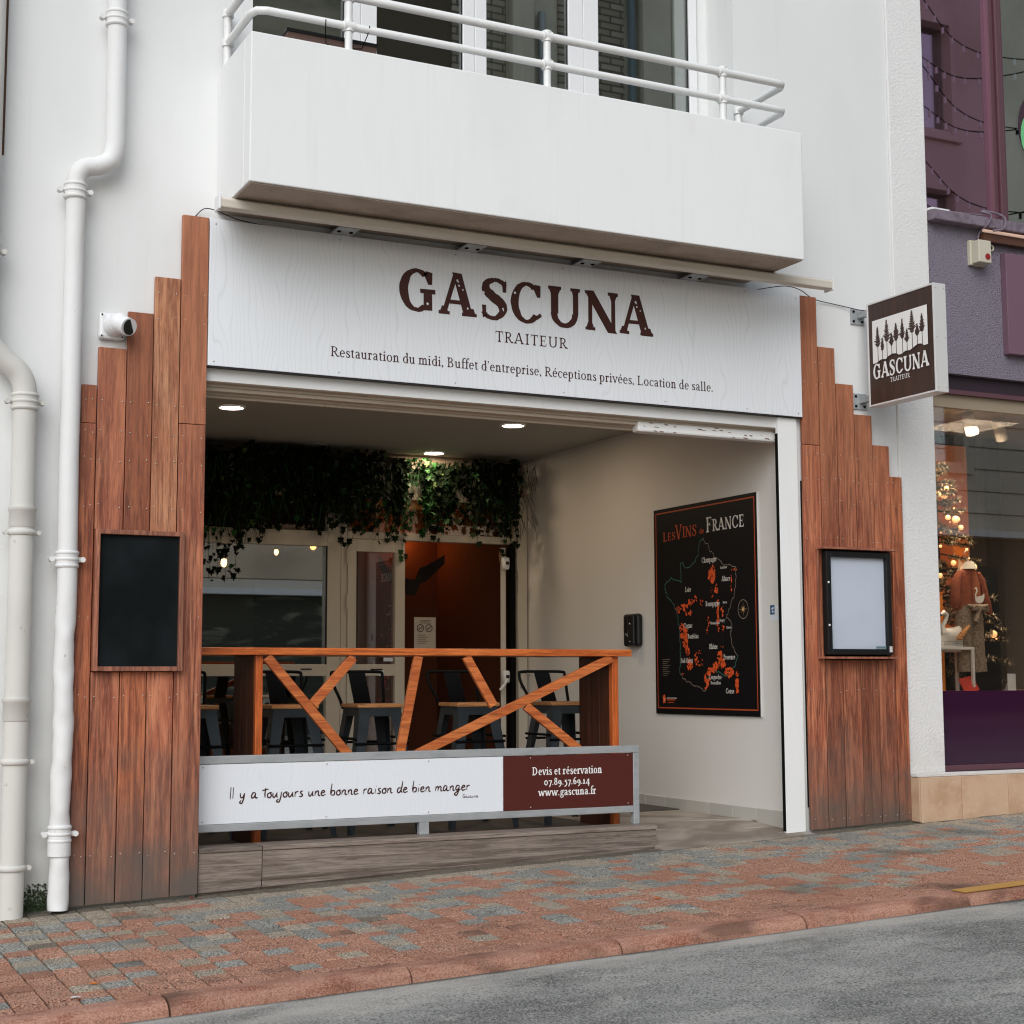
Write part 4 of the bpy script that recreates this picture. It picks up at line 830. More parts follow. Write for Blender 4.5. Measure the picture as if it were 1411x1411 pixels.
# cables
def cable(name, label, pts, r=.003, m=blackp):
    c = [Vector(x) for x in pts]; ps = spl([tuple(x)+() for x in c], 5)
    o = MB().tube(ps, r, 5).build(name, m); return tag(o, label, 'cable')
cable('cable', 'thin dark cable looping from the tallest left board to the awning bar', [(2.10, -.006, 3.56), (2.14, -.03, 3.60), (2.20, -.045, 3.595), (2.32, -.05, 3.56), (2.5, -.02, 3.553)])
cable('cable', 'thin dark cable running past the right end of the sign to the sign bracket', [(5.72, -.02, 3.556), (5.9, -.06, 3.59), (6.02, -.07, 3.575), (6.15, -.03, 3.54), (6.3, -.012, 3.53), (6.45, -.02, 3.515), (6.52, -.08, 3.49), (6.55, -.13, 3.50)])

# ================================================================ security camera
t = thing('security_camera', 'round white security camera on a square base on the wall left of the boards', 'camera', (1.67, -.02, 2.9)); p = TP(t)
p(box1(1.60, 1.737, -.045, -.0005, 2.845, 2.985), 'base_plate', upvc, .018)
p(MB().tube([(1.675, -.04, 2.915), (1.69, -.085, 2.92)], [.06, .055], 16).sphere((1.695, -.09, 2.92), .055, 10), 'housing', upvc)
p(MB().tube([(1.695, -.09, 2.92), (1.728, -.16, 2.89)], [.047, .047], 18), 'camera_body', upvc)
p(MB().tube([(1.7282, -.1605, 2.8898), (1.730, -.163, 2.889)], [.040, .040], 18), 'lens', blackp)
sm = MB()
for x in (1.615, 1.72):
    for z in (2.86, 2.97): sm.sphere((x, -.046, z), .005, 4)
tag(p(sm, 'screw_heads', blackm), kind='stuff')

# ================================================================ downpipes
def collar(p, x, z, r, y=-.085, lugs=True, m=None):
    mb = MB()
    for dz in (-.032, .0, .032): mb.tube([(x, y, z+dz-.011), (x, y, z+dz-.005), (x, y, z+dz+.005), (x, y, z+dz+.011)], [r+.003, r+.010, r+.010, r+.003], 20)
    mb.tube([(x, y, z-.03), (x, y, z+.03)], r+.006, 20)
    if lugs:
        for s_ in (-1, 1): mb.tube([(x+s_*(r+.026), y-.02, z), (x+s_*(r+.026), y+.02, z)], .014, 8); mb.box(x+s_*(r+.008)-.012, x+s_*(r+.008)+.012, y-.008, y+.008, z-.012, z+.012)
    mb.box(x-.012, x+.012, y+r*.8, -.0005, z-.012, z+.012)
    p(mb, 'pipe_collar', m or pipe_m)
t = thing('downpipe', 'thin white drainpipe with a sideways kink, touching the left boards', 'drainpipe', (1.46, -.085, -.03)); p = TP(t)
q = random.Random(9); pts = []; rad = []
for i in range(60):
    z = -.01+1.72*i/59; pts.append((1.464+.003*math.sin(z*9), -.085+.003*math.sin(z*7), z)); d = .006*math.sin(z*23)+.004*math.sin(z*51); rad.append((.049+.4*d*(z < 1.5), .049-.6*d*(z < 1.5)))
pts += [(1.46, -.085, z) for z in (2.2, 2.8, 3.4, 3.56)]; rad += [.0485]*4
bend = spl([(1.457, 3.58, 0), (1.462, 3.66, 0), (1.50, 3.715, 0), (1.57, 3.735, 0), (1.63, 3.775, 0), (1.65, 3.85, 0), (1.65, 3.95, 0)], 5)
pts += [(a, -.085, b) for a, b, _ in bend]; rad += [.0485]*len(bend)
pts += [(1.650, -.085, 4.3), (1.640, -.085, 5.0), (1.64, -.085, 9.1)]; rad += [.049]*3
p(MB().tube(pts, rad, 24), 'pipe', pipe_m)
for x, z in ((1.645, 4.535), (1.455, 3.585), (1.464, 1.70), (1.463, .355)): collar(p, x, z, .049)
p(MB().tube([(1.463, -.085, .25), (1.463, -.085, .34)], .056, 20), 'socket', pipe_m)
t = thing('downpipe', 'wide cream drainpipe at the left edge with a shoulder bend', 'drainpipe', (1.24, -.10, -.03)); p = TP(t)
bend = spl([(1.03, 2.98, 0), (1.032, 2.86, 0), (1.06, 2.76, 0), (1.13, 2.68, 0), (1.20, 2.62, 0), (1.232, 2.55, 0), (1.237, 2.46, 0)], 5)
p(MB().tube([(1.03, -.10, 9.1), (1.03, -.10, 4.0)]+[(a, -.10, b) for a, b, _ in bend]+[(1.24, -.10, 1.9), (1.241, -.10, 1.2), (1.241, -.10, -.035)], .058, 24), 'pipe', pipe_m2)
collar(p, 1.237, 2.475, .058, -.10, m=pipe_m2); collar(p, 1.03, 3.22, .058, -.10, m=pipe_m2)
for z, hh in ((1.90, .10), (.96, .11)):
    p(MB().tube([(1.24, -.10, z-hh/2), (1.24, -.10, z-hh/2+.006), (1.24, -.10, z+hh/2-.022), (1.24, -.10, z+hh/2-.018), (1.24, -.10, z+hh/2)], [.060, .064, .064, .069, .069], 24), 'pipe_sleeve', pipe_m2)
for z in (1.825, .71, .205):
    mb = MB().tube([(1.24, -.10, z-.014), (1.24, -.10, z-.008), (1.24, -.10, z+.008), (1.24, -.10, z+.014)], [.062, .069, .069, .062], 24)
    for s_ in (-1, 1): mb.tube([(1.24+s_*.078, -.12, z), (1.24+s_*.078, -.08, z)], .012, 8)
    p(mb, 'pipe_collar', pipe_m2)
jg = MB().box(1.100, 1.113, -.004, -.0006, 3.75, 9.1).build('wall_crack', mat('rusty_gap', (.10, .05, .03, 1), .9)); jg.parent = B; jg.location = -Vector(B.location)
# moss and dirt at the foot of the wall
mo = MB(); q = random.Random(4)
for i in range(500):
    x = 1.30+.12*q.random(); y = -.002-.03*q.random()**2; z = GZ(x)+.01+.13*q.random()**2.2*(1-y/-.05*.5); r = q.uniform(.003, .008)
    mo.add([(x-r, y, z), (x, y-r, z-r*.5), (x+r, y, z), (x, y+r*.3, z+r)], [(0, 1, 3), (1, 2, 3)])
tag(mo.build('moss', mat('moss', (.02, .035, .01, 1), .95)), 'dark green moss on the wall foot between the two drainpipes', 'moss', kind='stuff')

# ================================================================ barrier and planter step
t = thing('entrance_planter_step', 'long low box of grey weathered boards below the banner fence', 'planter', (3.5, 0, .1)); p = TP(t)
p(box1(2.172, 2.508, -.034, .15, .218, .242), 'cap_board', gray_wood, .003); p(box1(2.512, 4.916, -.034, .15, .218, .242), 'cap_board', gray_wood, .003)
for a, b in ((2.172, 2.508), (2.512, 4.912)):
    mb = MB().box(a, b, -.028, -.002, 0, .2165); mb.v[0] = (a, -.028, .075+(a-2.17)*.016); mb.v[1] = (b, -.028, .075+(b-2.17)*.016); p(mb, 'face_board', gray_wood, .002)
    mb = MB().box(a, b, -.021, -.002, 0, .2); 
    for k_, x in ((0, a), (3, a), (1, b), (2, b)): mb.v[k_] = (x, mb.v[k_][1], GZ(x)+.010)
    for k_, x in ((4, a), (7, a), (5, b), (6, b)): mb.v[k_] = (x, mb.v[k_][1], .069+(x-2.17)*.016)
    p(mb, 'lower_board', gray_wood, .002)
p(box1(4.889, 4.912, -.0015, .219, GZ(4.9)+.01, .2165), 'end_board', gray_wood, .002)
p(box1(2.172, 4.888, .12, .145, .02, .2165), 'back_board', deck_m)
t = thing('banner_fence', 'low steel fence with a white and maroon banner panel across the entrance', 'fence', (3.5, .1, .24)); p = TP(t)
fy0, fy1 = .085, .125
mb = MB().box(2.10, 4.868, fy0, fy1, .662, .704); p(mb, 'top_rail', galv, .003)
p(MB().box(2.10, 4.826, fy0+.001, fy1-.001, .311, .350), 'bottom_rail', galv, .003)
for a, b, z1_ in ((3.447, 3.505, .3105), (4.827, 4.868, .6615), (2.08, 2.12, .6615)): p(box1(a, b, fy0+.001, fy1-.001, .2425, z1_), 'post', galv, .003)
p(box1(2.10, 3.964, fy0+.003, fy0+.008, .352, .660), 'white_panel', panel_white)
p(box1(3.965, 4.825, fy0+.003, fy0+.008, .352, .660), 'maroon_panel', maroon)
sm = MB()
for x in (2.22, 2.9, 3.5, 4.14, 4.79):
    for z in (.366, .647): sm.sphere((x, fy0+.002, z), .0045, 4)
tag(p(sm, 'rivet_heads', screw_m), kind='stuff')
for st, x, z, h, wd in (('Devis et réservation', 4.150, .548, .046, .462), ('07.89.57.69.14', 4.226, .489, .040, .304), ('www.gascuna.fr', 4.190, .428, .044, .382)):
    mb = MB(); text(mb, st, 'y-', (x, fy0+.003, z), h, wd, .17, .085, 3, .03); p(mb, 'lettering', white_ink)
mb = MB(); hand(mb, 'Il y a toujours une bonne raison de bien manger', (2.362, fy0+.003, .478), .064, 1.395, .0074); p(mb, 'lettering', ink)
mb = MB(); hand(mb, 'Gascuna', (3.71, fy0+.003, .436), .022, .098, .0028); p(mb, 'lettering', ink)

# ================================================================ bar table
t = thing('bar_table', 'long varnished orange wood bar table with crossed braces behind the fence', 'table', (3.6, .5, FZ)); p = TP(t)
ty0, ty1 = .268, .76
for i in range(3):
    a = ty0+(ty1-ty0)*i/3; b = ty0+(ty1-ty0)*(i+1)/3-.002; p(box1(2.14, 4.935, a, b, 1.236, 1.277), 'top_plank', orange_wood, .004)
for a, b in ((2.562, 2.602), (4.812, 4.855)):
    p(box1(a, b, ty0+.03, ty0+.072, FZ+.012, 1.235), 'leg', orange_wood_z, .003)
    for k_ in range(3): p(box1(a+.003, b-.003, ty0+.074+.128*k_, ty0+.2+.128*k_, FZ+.012, 1.235), 'end_panel_board', dark_pine, .002)
def brace(a, b, dy=0, wd=.052):
    dx = b[0]-a[0]; dz = b[1]-a[1]; L_ = math.hypot(dx, dz); n = (-dz/L_*wd/2, dx/L_*wd/2)
    p(MB().prism([(a[0]+n[0], a[1]+n[1]), (a[0]-n[0], a[1]-n[1]), (b[0]-n[0], b[1]-n[1]), (b[0]+n[0], b[1]+n[1])], ty0+.008+dy, ty0+.036+dy), 'brace', brace_wood, .002)
def ext(a, b, k_): return (a[0]+(b[0]-a[0])*k_, a[1]+(b[1]-a[1])*k_)
brace((2.62, 1.226), ext((2.61, 1.234), (3.096, .683), 1.35)); brace((3.125, 1.226), (2.888, .965), .001)
brace((3.521, 1.232), ext((3.521, 1.229), (3.411, .688), 1.35)); brace((3.824, 1.232), (4.0, .945), .001)
brace((4.80, 1.226), ext((4.81, 1.233), (3.536, .685), 1.3)); brace((4.213, .941), ext((4.197, .954), (4.552, .691), 1.5), .001)
p(box1(2.602, 4.812, ty0+.04, ty0+.07, .36, .42), 'stretcher', orange_wood, .003)
kn = MB(); q = random.Random(2)

# ================================================================ bar stools
def make_stool():
    t = thing('bar_stool', '', 'bar stool', (3.465, .865, FZ+.012), 'metal bar stools tucked behind the bar table')
    s_ = .145; H = .755
    seat = MB().box(-s_, s_, -s_, s_, H-.024, H).build('seat', seat_wood, t, .006)
    for dx in (-1, 1):
        for dy in (-1, 1):
            # tapered sheet metal leg: folded V section
            mb = MB(); xt, yt = dx*(s_-.012), dy*(s_-.012); xb, yb_ = dx*(s_+.085), dy*(s_+.085); wt, wb = .075, .034
            for ax in (0, 1):
                vs_ = []
                for (x, y, z, w_) in ((xt, yt, H-.03, wt), (xb, yb_, 0, wb)):
                    a = (x, y, z); b = (x-dx*w_, y, z) if ax == 0 else (x, y-dy*w_, z); vs_ += [a, b]
                off = (0, -dy*.004, 0) if ax == 0 else (-dx*.004, 0, 0)
                vs_ += [(v[0]+off[0], v[1]+off[1], v[2]) for v in vs_]
                mb.add(vs_, [(0, 1, 3, 2), (4, 6, 7, 5), (0, 4, 5, 1), (2, 3, 7, 6), (0, 2, 6, 4), (1, 5, 7, 3)])
            mb.build('leg', gunmetal, t)
    ap = MB()
    for dy in (-1, 1): ap.box(-s_+.01, s_-.01, dy*(s_-.012)-.003, dy*(s_-.012)+.003, H-.075, H-.0245)
    for dx in (-1, 1): ap.box(dx*(s_-.012)-.003, dx*(s_-.012)+.003, -s_+.018, s_-.018, H-.075, H-.0245)
    ap.build('seat_rim', gunmetal, t, .001)
    for zz, e in ((.30, .195), (.52, .168)):
        st = MB()
        for a, b in (((-1, -1), (1, -1)), ((1, -1), (1, 1)), ((1, 1), (-1, 1)), ((-1, 1), (-1, -1))): st.tube([(a[0]*e, a[1]*e, zz+(0 if a[1] == b[1] else .03)), (b[0]*e, b[1]*e, zz+(0 if a[1] == b[1] else .03))], .008, 6)
        st.build('stretcher', blackm, t)
    P3 = spl([(-.135, 0, H-.03), (-.142, .03, H+.02), (-.165, .10, H+.12), (-.168, .12, H+.172), (-.150, .125, H+.19), (0, .135, H+.192), (.150, .125, H+.19), (.168, .12, H+.172), (.165, .10, H+.12), (.142, .03, H+.02), (.135, 0, H-.03)], 3)
    MB().tube([(a, b+.14, c) for a, b, c in P3], .010, 8).build('back_frame', blackm, t)
    sp = MB().bar((0, .15, H-.02), (0, .268, H+.185), .11, .004, (0, 1, 0)); sp.build('backrest', blackm, t)
    return t
labels = ['metal bar stool seen through the left brace of the bar table', 'metal bar stool between the left braces and the leaning middle brace', 'dark metal bar stool in front of the open doorway', 'metal bar stool at the right end of the bar table, its backrest showing']
st0 = make_stool(); st0['label'] = labels[1]
for x, y, l in ((2.935, .87, labels[0]), (4.112, .87, labels[2]), (4.762, .87, labels[3])): copy_tree(st0, (x, y, FZ+.012), l)
copy_tree(st0, (2.36, .95, FZ+.012), 'dark bar stool half hidden behind the left boards')
for ch in st0.children: pass

# ================================================================ poster of the wines of France
t = thing('wine_map_poster', 'large black wine map poster of France on the right wall of the entrance', 'poster', (XW, .98, 1.6)); p = TP(t)
PY0, PY1, PZ0, PZ1 = 1.617, .340, .852, 2.312
bk = mat('poster_black', (.004, .004, .005, 1), .45, spec=.2); pr_o = mat('poster_orange', S(216, 84, 34), .5); pr_line = mat('poster_border', S(170, 70, 36), .5); pr_w = mat('poster_white', (.62, .6, .56, 1), .5)
pr_g = mat('poster_teal', S(70, 128, 116), .5); pr_gr = mat('poster_grey_line', S(150, 136, 122), .5)
p(box1(XW-.012, XW-.001, PY1, PY0, PZ0, PZ1), 'board', bk)
p(box1(XW-.014, XW-.001, PY1-.006, PY1-.0005, PZ0-.002, PZ1+.002), 'edge_strip', alu)
X0 = XW-.0122
def pq(mb, P2, d, mi=0): mb.add([(X0-d, y, z) for y, z in P2], [list(range(len(P2)))], mi)
def pl(mb, P2, wd, d, mi=0, closed=False):
    if closed: P2 = P2+[P2[0]]
    for j, ((y0, z0), (y1, z1)) in enumerate(zip(P2, P2[1:])):
        L_ = math.hypot(y1-y0, z1-z0) or 1; nx_, nz_ = -(z1-z0)/L_*wd/2, (y1-y0)/L_*wd/2
        pq(mb, [(y0+nx_, z0+nz_), (y1+nx_, z1+nz_), (y1-nx_, z1-nz_), (y0-nx_, z0-nz_)], d+.00005*(j % 3), mi)
mb = MB(); e = .030; pl(mb, [(PY0-e, PZ0+e+.012), (PY1+e, PZ0+e+.012), (PY1+e, PZ1-e), (PY0-e, PZ1-e)], .009, .0006, 0, True); mb.flat = True; p(mb, 'printed_border', pr_line)
def ptext(st, y, z, h, wd, m, T=.17, t_=.075, name='lettering'):
    mb = MB(); gl, tot = text_quads(st, T, t_, 3, .03, .09)
    for ch, x, q_ in gl: place_quads(mb, q_, 'x-', (X0, y, z), wd/tot, h, .0017)
    mb.flat = True; return p(mb, name, m)
ptext('L', 1.490, 2.075, .066, .055, pr_line); ptext('ES', 1.428, 2.078, .056, .105, pr_line); ptext('V', 1.325, 2.078, .104, .085, pr_line); ptext('INS', 1.235, 2.085, .078, .185, pr_line)
ptext('de', 1.02, 2.093, .040, .060, pr_line); ptext('F', .935, 2.095, .104, .075, pr_w); ptext('RANCE', .858, 2.098, .082, .375, pr_w)
def D(y): return y+.11        # the map's coordinates were read for a wall 7 cm nearer
coast_sea = [(1.153, 1.9), (1.16, 1.85), (1.15, 1.80), (1.155, 1.775), (1.22, 1.79), (1.26, 1.80), (1.28, 1.815), (1.31, 1.79), (1.345, 1.785), (1.373, 1.766), (1.365, 1.735), (1.35, 1.70), (1.33, 1.67), (1.29, 1.65), (1.255, 1.62), (1.22, 1.575), (1.205, 1.53), (1.195, 1.49), (1.18, 1.42), (1.175, 1.34), (1.18, 1.24), (1.186, 1.138)]
north = [(1.153, 1.9), (1.12, 1.905), (1.11, 1.875), (1.06, 1.865), (1.02, 1.88), (.97, 1.91), (.93, 1.95), (.915, 2.03), (.868, 2.059)]
east = [(.868, 2.059), (.84, 2.03), (.80, 2.01), (.79, 1.965), (.755, 1.96), (.735, 1.925), (.68, 1.90), (.64, 1.88), (.62, 1.855), (.56, 1.86), (.474, 1.831), (.478, 1.79), (.485, 1.73), (.505, 1.65), (.54, 1.60), (.57, 1.56), (.60, 1.50), (.575, 1.50), (.545, 1.47), (.53, 1.43), (.555, 1.40), (.54, 1.355), (.545, 1.32), (.50, 1.27), (.478, 1.248)]
med = [(.478, 1.248), (.50, 1.20), (.54, 1.16), (.59, 1.12), (.62, 1.115), (.66, 1.13), (.72, 1.145), (.78, 1.155), (.82, 1.125), (.845, 1.07), (.86, 1.03), (.864, 1.014)]
pyr = [(.864, 1.014), (.90, 1.02), (.94, 1.045), (1.0, 1.045), (1.05, 1.075), (1.10, 1.08), (1.14, 1.10), (1.186, 1.138)]
q = random.Random(11)
def rough(P2, amp=.007, k_=4):
    out = []
    for a, b in zip(P2, P2[1:]):
        for i in range(k_): out.append((D(a[0]+(b[0]-a[0])*i/k_)+q.uniform(-amp, amp), a[1]+(b[1]-a[1])*i/k_+q.uniform(-amp, amp)))
    out.append((D(P2[-1][0]), P2[-1][1])); return out
mb = MB()
for L_ in (coast_sea, north, med): pl(mb, rough(L_), .0035, .0006, 0)
for L_ in (east, pyr): pl(mb, rough(L_), .0028, .0006, 1)
mb.flat = True; p(mb, 'printed_map_outline', [pr_g, pr_gr])
mb = MB()
def blob(y, z, ry, rz, n=26, dens=1.):
    for i in range(n):
        a = q.uniform(0, 6.28); r = math.sqrt(q.random()); yy = D(y)+ry*r*math.cos(a); zz = z+rz*r*math.sin(a); s_ = q.uniform(.004, .0135)*min(1, (ry+rz)*14)
        k_ = q.randint(5, 7); pq(mb, [(yy+s_*q.uniform(.5, 1.2)*math.cos(6.283*j/k_), zz+s_*q.uniform(.5, 1.2)*math.sin(6.283*j/k_)) for j in range(k_)], .0009+.00004*(i % 9))
for a in ((.762, 1.80, .045, .052, 70), (.745, 1.845, .02, .025, 16), (.715, 1.71, .022, .035, 18), (.755, 1.65, .012, .02, 8), (.77, 1.70, .008, .02, 5), (.535, 1.74, .006, .055, 14), (.50, 1.82, .03, .006, 8),
          (1.20, 1.58, .035, .022, 16), (1.12, 1.60, .05, .025, 22), (1.03, 1.62, .03, .03, 12), (.98, 1.65, .025, .03, 12), (.90, 1.62, .02, .025, 6), (1.06, 1.55, .05, .02, 10), (.70, 1.57, .012, .07, 22), (.645, 1.55, .016, .035, 12), (.815, 1.49, .012, .035, 7), (.70, 1.47, .014, .06, 18), (.64, 1.44, .012, .03, 8), (.83, 1.42, .012, .03, 6),
          (1.13, 1.42, .045, .05, 48), (1.10, 1.35, .04, .04, 34), (1.08, 1.29, .028, .03, 20), (1.15, 1.46, .03, .03, 12), (1.06, 1.20, .045, .035, 30), (.98, 1.24, .02, .04, 12), (.93, 1.28, .02, .02, 6), (.95, 1.20, .03, .02, 10), (.66, 1.31, .02, .008, 5), (.90, 1.21, .015, .02, 5),
          (.685, 1.24, .03, .045, 34), (.66, 1.20, .045, .03, 34), (.58, 1.14, .05, .03, 50), (.74, 1.18, .04, .03, 34), (.80, 1.15, .04, .025, 30), (.84, 1.10, .035, .045, 44), (.855, 1.05, .02, .03, 18), (1.15, 1.13, .02, .01, 6), (.488, 1.10, .022, .04, 26), (.49, 1.045, .02, .04, 26), (.488, 1.14, .006, .02, 5)):
    blob(*a)
mb.flat = True; tag(p(mb, 'printed_vineyard_area', pr_o), kind='stuff')
for st, y, z, h, wd in (('Champagne', .885, 1.89, .036, .18), ('Lorraine', .66, 1.835, .018, .08), ('Alsace', .645, 1.75, .034, .10), ('Loire', 1.10, 1.70, .034, .075), ('Bourgogne', .845, 1.59, .034, .17), ('Jura', .64, 1.60, .018, .05), ('Cognac', 1.125, 1.45, .034, .11), ('Bordelais', 1.075, 1.375, .032, .135), ('Beaujolais', .79, 1.465, .018, .11), ('Bugey', .68, 1.48, .018, .06), ('Savoie', .60, 1.43, .018, .06), ('Rhône', .81, 1.298, .034, .10), ('Provence', .64, 1.225, .034, .135), ('Sud-Ouest', 1.17, 1.208, .034, .155), ('Languedoc-', .815, 1.095, .030, .155), ('Roussillon', .80, 1.06, .022, .12), ('Corse', .62, 1.0, .034, .095)):
    ptext(st, D(y), z, h, wd, pr_w, .17, .09)
mb = MB()
for k_ in range(16):        # compass rose
    a = 2*math.pi*k_/16; r = (.05, .016, .032, .016)[k_ % 4]; a2 = a+math.pi/16; a3 = a-math.pi/16
    pq(mb, [(D(.404), 1.553), (D(.404)+.010*math.cos(a2), 1.553+.010*math.sin(a2)), (D(.404)+r*math.cos(a), 1.553+r*math.sin(a)), (D(.404)+.010*math.cos(a3), 1.553+.010*math.sin(a3))], .0008+.00003*(k_ % 3))
mb.flat = True; p(mb, 'printed_compass', mat('poster_gold', S(196, 158, 110), .5))
mb = MB(); ring = [(D(.404)+.058*math.cos(2*math.pi*k_/28), 1.553+.062*math.sin(2*math.pi*k_/28)) for k_ in range(28)]; pl(mb, ring, .003, .0007, 0, True)
for k_ in range(9): pl(mb, [(1.52, 1.235-.014*k_), (1.42+.02*(k_ % 3), 1.235-.014*k_)], .002, .0007)
mb.flat = True; p(mb, 'printed_small_text', pr_gr)
mb = MB(); pq(mb, [(1.525, .975), (1.50, .99), (1.485, .96), (1.49, .93), (1.52, .925)], .0007); pl(mb, [(1.47, .950), (1.36, .950)], .006, .0007); pl(mb, [(1.46, .932), (1.38, .932)], .004, .0007); mb.flat = True; p(mb, 'printed_logo', pr_o)
mb = MB(); pl(mb, [(1.47, .963), (1.34, .963)], .005, .0008); pl(mb, [(1.51, .965), (1.50, .945)], .006, .001); mb.flat = True; p(mb, 'printed_logo_text', pr_w)

# ================================================================ key safe, parking sticker
t = thing('key_box', 'small black key box with rounded corners on the wall left of the poster', 'key box', (XW, 1.9, 1.45)); p = TP(t)
p(box1(XW-.055, XW-.0005, 1.80, 2.005, 1.335, 1.575), 'case', blackp, .02)
p(box1(XW-.085, XW-.0555, 1.81, 1.89, 1.34, 1.57), 'cover', blackp, .012)
p(MB().sphere((XW-.086, 1.85, 1.50), .008, 5).sphere((XW-.086, 1.85, 1.37), .005, 5).bar((XW-.0575, 1.96, 1.43), (XW-.0575, 1.93, 1.41), .004, .006).bar((XW-.0575, 1.93, 1.41), (XW-.0575, 1.92, 1.45), .004, .006), 'marking', galv)
t = thing('wall_sticker', 'small blue and white sticker beside the entrance jamb', 'sticker', (XW, .17, 1.52)); p = TP(t)
p(box1(XW-.002, XW-.0004, .130, .232, 1.465, 1.565), 'label', paper); p(box1(XW-.0032, XW-.0021, .182, .228, 1.505, 1.566), 'blue_field', mat('blue_print', (.02, .09, .2, 1), .5))
mb = MB()
for k_ in range(3): mb.box(XW-.0032, XW-.0021, .134, .17, 1.515+.015*k_, 1.519+.015*k_)
mb.bar((XW-.0036, .21, 1.54), (XW-.0036, .19, 1.55), .002, .01); mb.bar((XW-.0036, .20, 1.53), (XW-.0036, .20, 1.518), .002, .014, (0, 1, 0)); p(mb, 'print_mark', white_ink)
# no smoking notice on the doorway side
t = thing('notice', 'pale notice with two no smoking circles hanging in the doorway', 'notice', (5.0, YB, 1.48)); p = TP(t)
nx0, nx1, nz0, nz1 = 4.93, 5.12, 1.34, 1.603
p(box1(nx0, nx1, wy-.01, wy-.008, nz0, nz1), 'sheet', mat('aged_paper', (.42, .37, .31, 1), .7))
mb = MB()
for cx_ in (4.985, 5.06):
    g = G(.008, .008); g.arc(0, 0, .032, .032, 0, 360, .007, .007); g.diag(-.02, -.02, .02, .02, .008); g.rect(-.018, -.003, .018, .003)
    place_quads(mb, g.q, 'y-', (cx_, wy-.01, 1.515), 1, 1, .001)
for k_ in range(3): mb.box(4.985, 5.075, wy-.0115, wy-.0105, 1.574-.010*k_, 1.578-.010*k_)
for k_ in range(5): mb.box(4.96, 5.03+.02*(k_ % 2), wy-.0115, wy-.0105, 1.455-.016*k_, 1.459-.016*k_)
p(mb, 'printed_mark', ink)

# ================================================================ ceiling lights
def downlight(x, y, label, on=True, power=14, r=.085):
    t = thing('ceiling_light', label, 'light', (x, y, CZ), 'round recessed lights in the entrance ceiling'); p = TP(t)
    ring = MB(); n = 32; vs_ = []
    for k_ in range(n):
        a = 2*math.pi*k_/n; vs_ += [(x+(r+.008)*math.cos(a), y+(r+.008)*math.sin(a), CZ-.0005), (x+(r+.006)*math.cos(a), y+(r+.006)*math.sin(a), CZ-.008), (x+(r-.004)*math.cos(a), y+(r-.004)*math.sin(a), CZ-.008), (x+(r-.004)*math.cos(a), y+(r-.004)*math.sin(a), CZ-.003)]
    ring.add(vs_, [(4*k_+j, (4*k_+4) % (4*n)+j, (4*k_+4) % (4*n)+j+1, 4*k_+j+1) for k_ in range(n) for j in range(3)], 0, True); p(ring, 'trim_ring', upvc if on else ceil_m)
    m = mat('lit_diffuser', (1, .9, .8, 1), .5, emit=((1, .84, .72, 1), 11)) if on else ceil_m
    p(MB().tube([(x, y, CZ-.0045), (x, y, CZ-.001)], r-.004, 32), 'diffuser', m)
    if on:
        l = bpy.data.lights.new('ceiling_light_lamp', 'AREA'); l.shape = 'DISK'; l.size = r*1.8; l.energy = power; l.color = (1, .74, .48)
        lo = bpy.data.objects.new('ceiling_light_lamp', l); COL.objects.link(lo); lo.parent = t; lo.location = (0, 0, -.012)
downlight(2.945, 2.175, 'lit round ceiling light nearest the left boards', power=4)
downlight(5.01, 2.04, 'lit round ceiling light nearest the right wall', power=5)
downlight(5.045, 3.56, 'lit round ceiling light right against the hanging ivy', power=5)
downlight(4.03, 3.55, 'unlit round ceiling light near the ivy', on=False, r=.08)

# ================================================================ hanging ivy
t = thing('hanging_ivy', 'thick dark curtain of hanging ivy across the back of the entrance ceiling', 'plant', (4.4, 3.6, 2.8)); p = TP(t)
q = random.Random(21)
LEAF = [(0, 0), (.32, -.10), (.62, .10), (.42, .38), (.60, .72), (.22, .66), (0, 1.1), (-.22, .66), (-.60, .72), (-.42, .38), (-.62, .10), (-.32, -.10)]
def leaf(mb, c, s_, droop, az, mi):
    # droop: angle from hanging straight down
    u = Vector((math.cos(az), math.sin(az), 0)); n = Vector((-math.sin(az), math.cos(az), 0)); d = Vector((0, 0, -1))*math.cos(droop)+n*math.sin(droop)
    nn = u.cross(d)
    P_ = [Vector(c)+u*x*s_*.8+d*y*s_+nn*(abs(x)*.22*s_) for x, y in LEAF]
    mb.add(P_, [(0, 1, 2, 3, 4, 5, 6, 7, 8, 9, 10, 11)], mi)
ivy = MB(); stems = MB()
def low(x):        # lower outline of the curtain
    v = 2.37+.05*math.sin(x*5.1)+.05*math.sin(x*11.7+1)
    if x < 3.55: v -= .03+.14*max(0, min(1, (3.56-x)/.18))
    return v
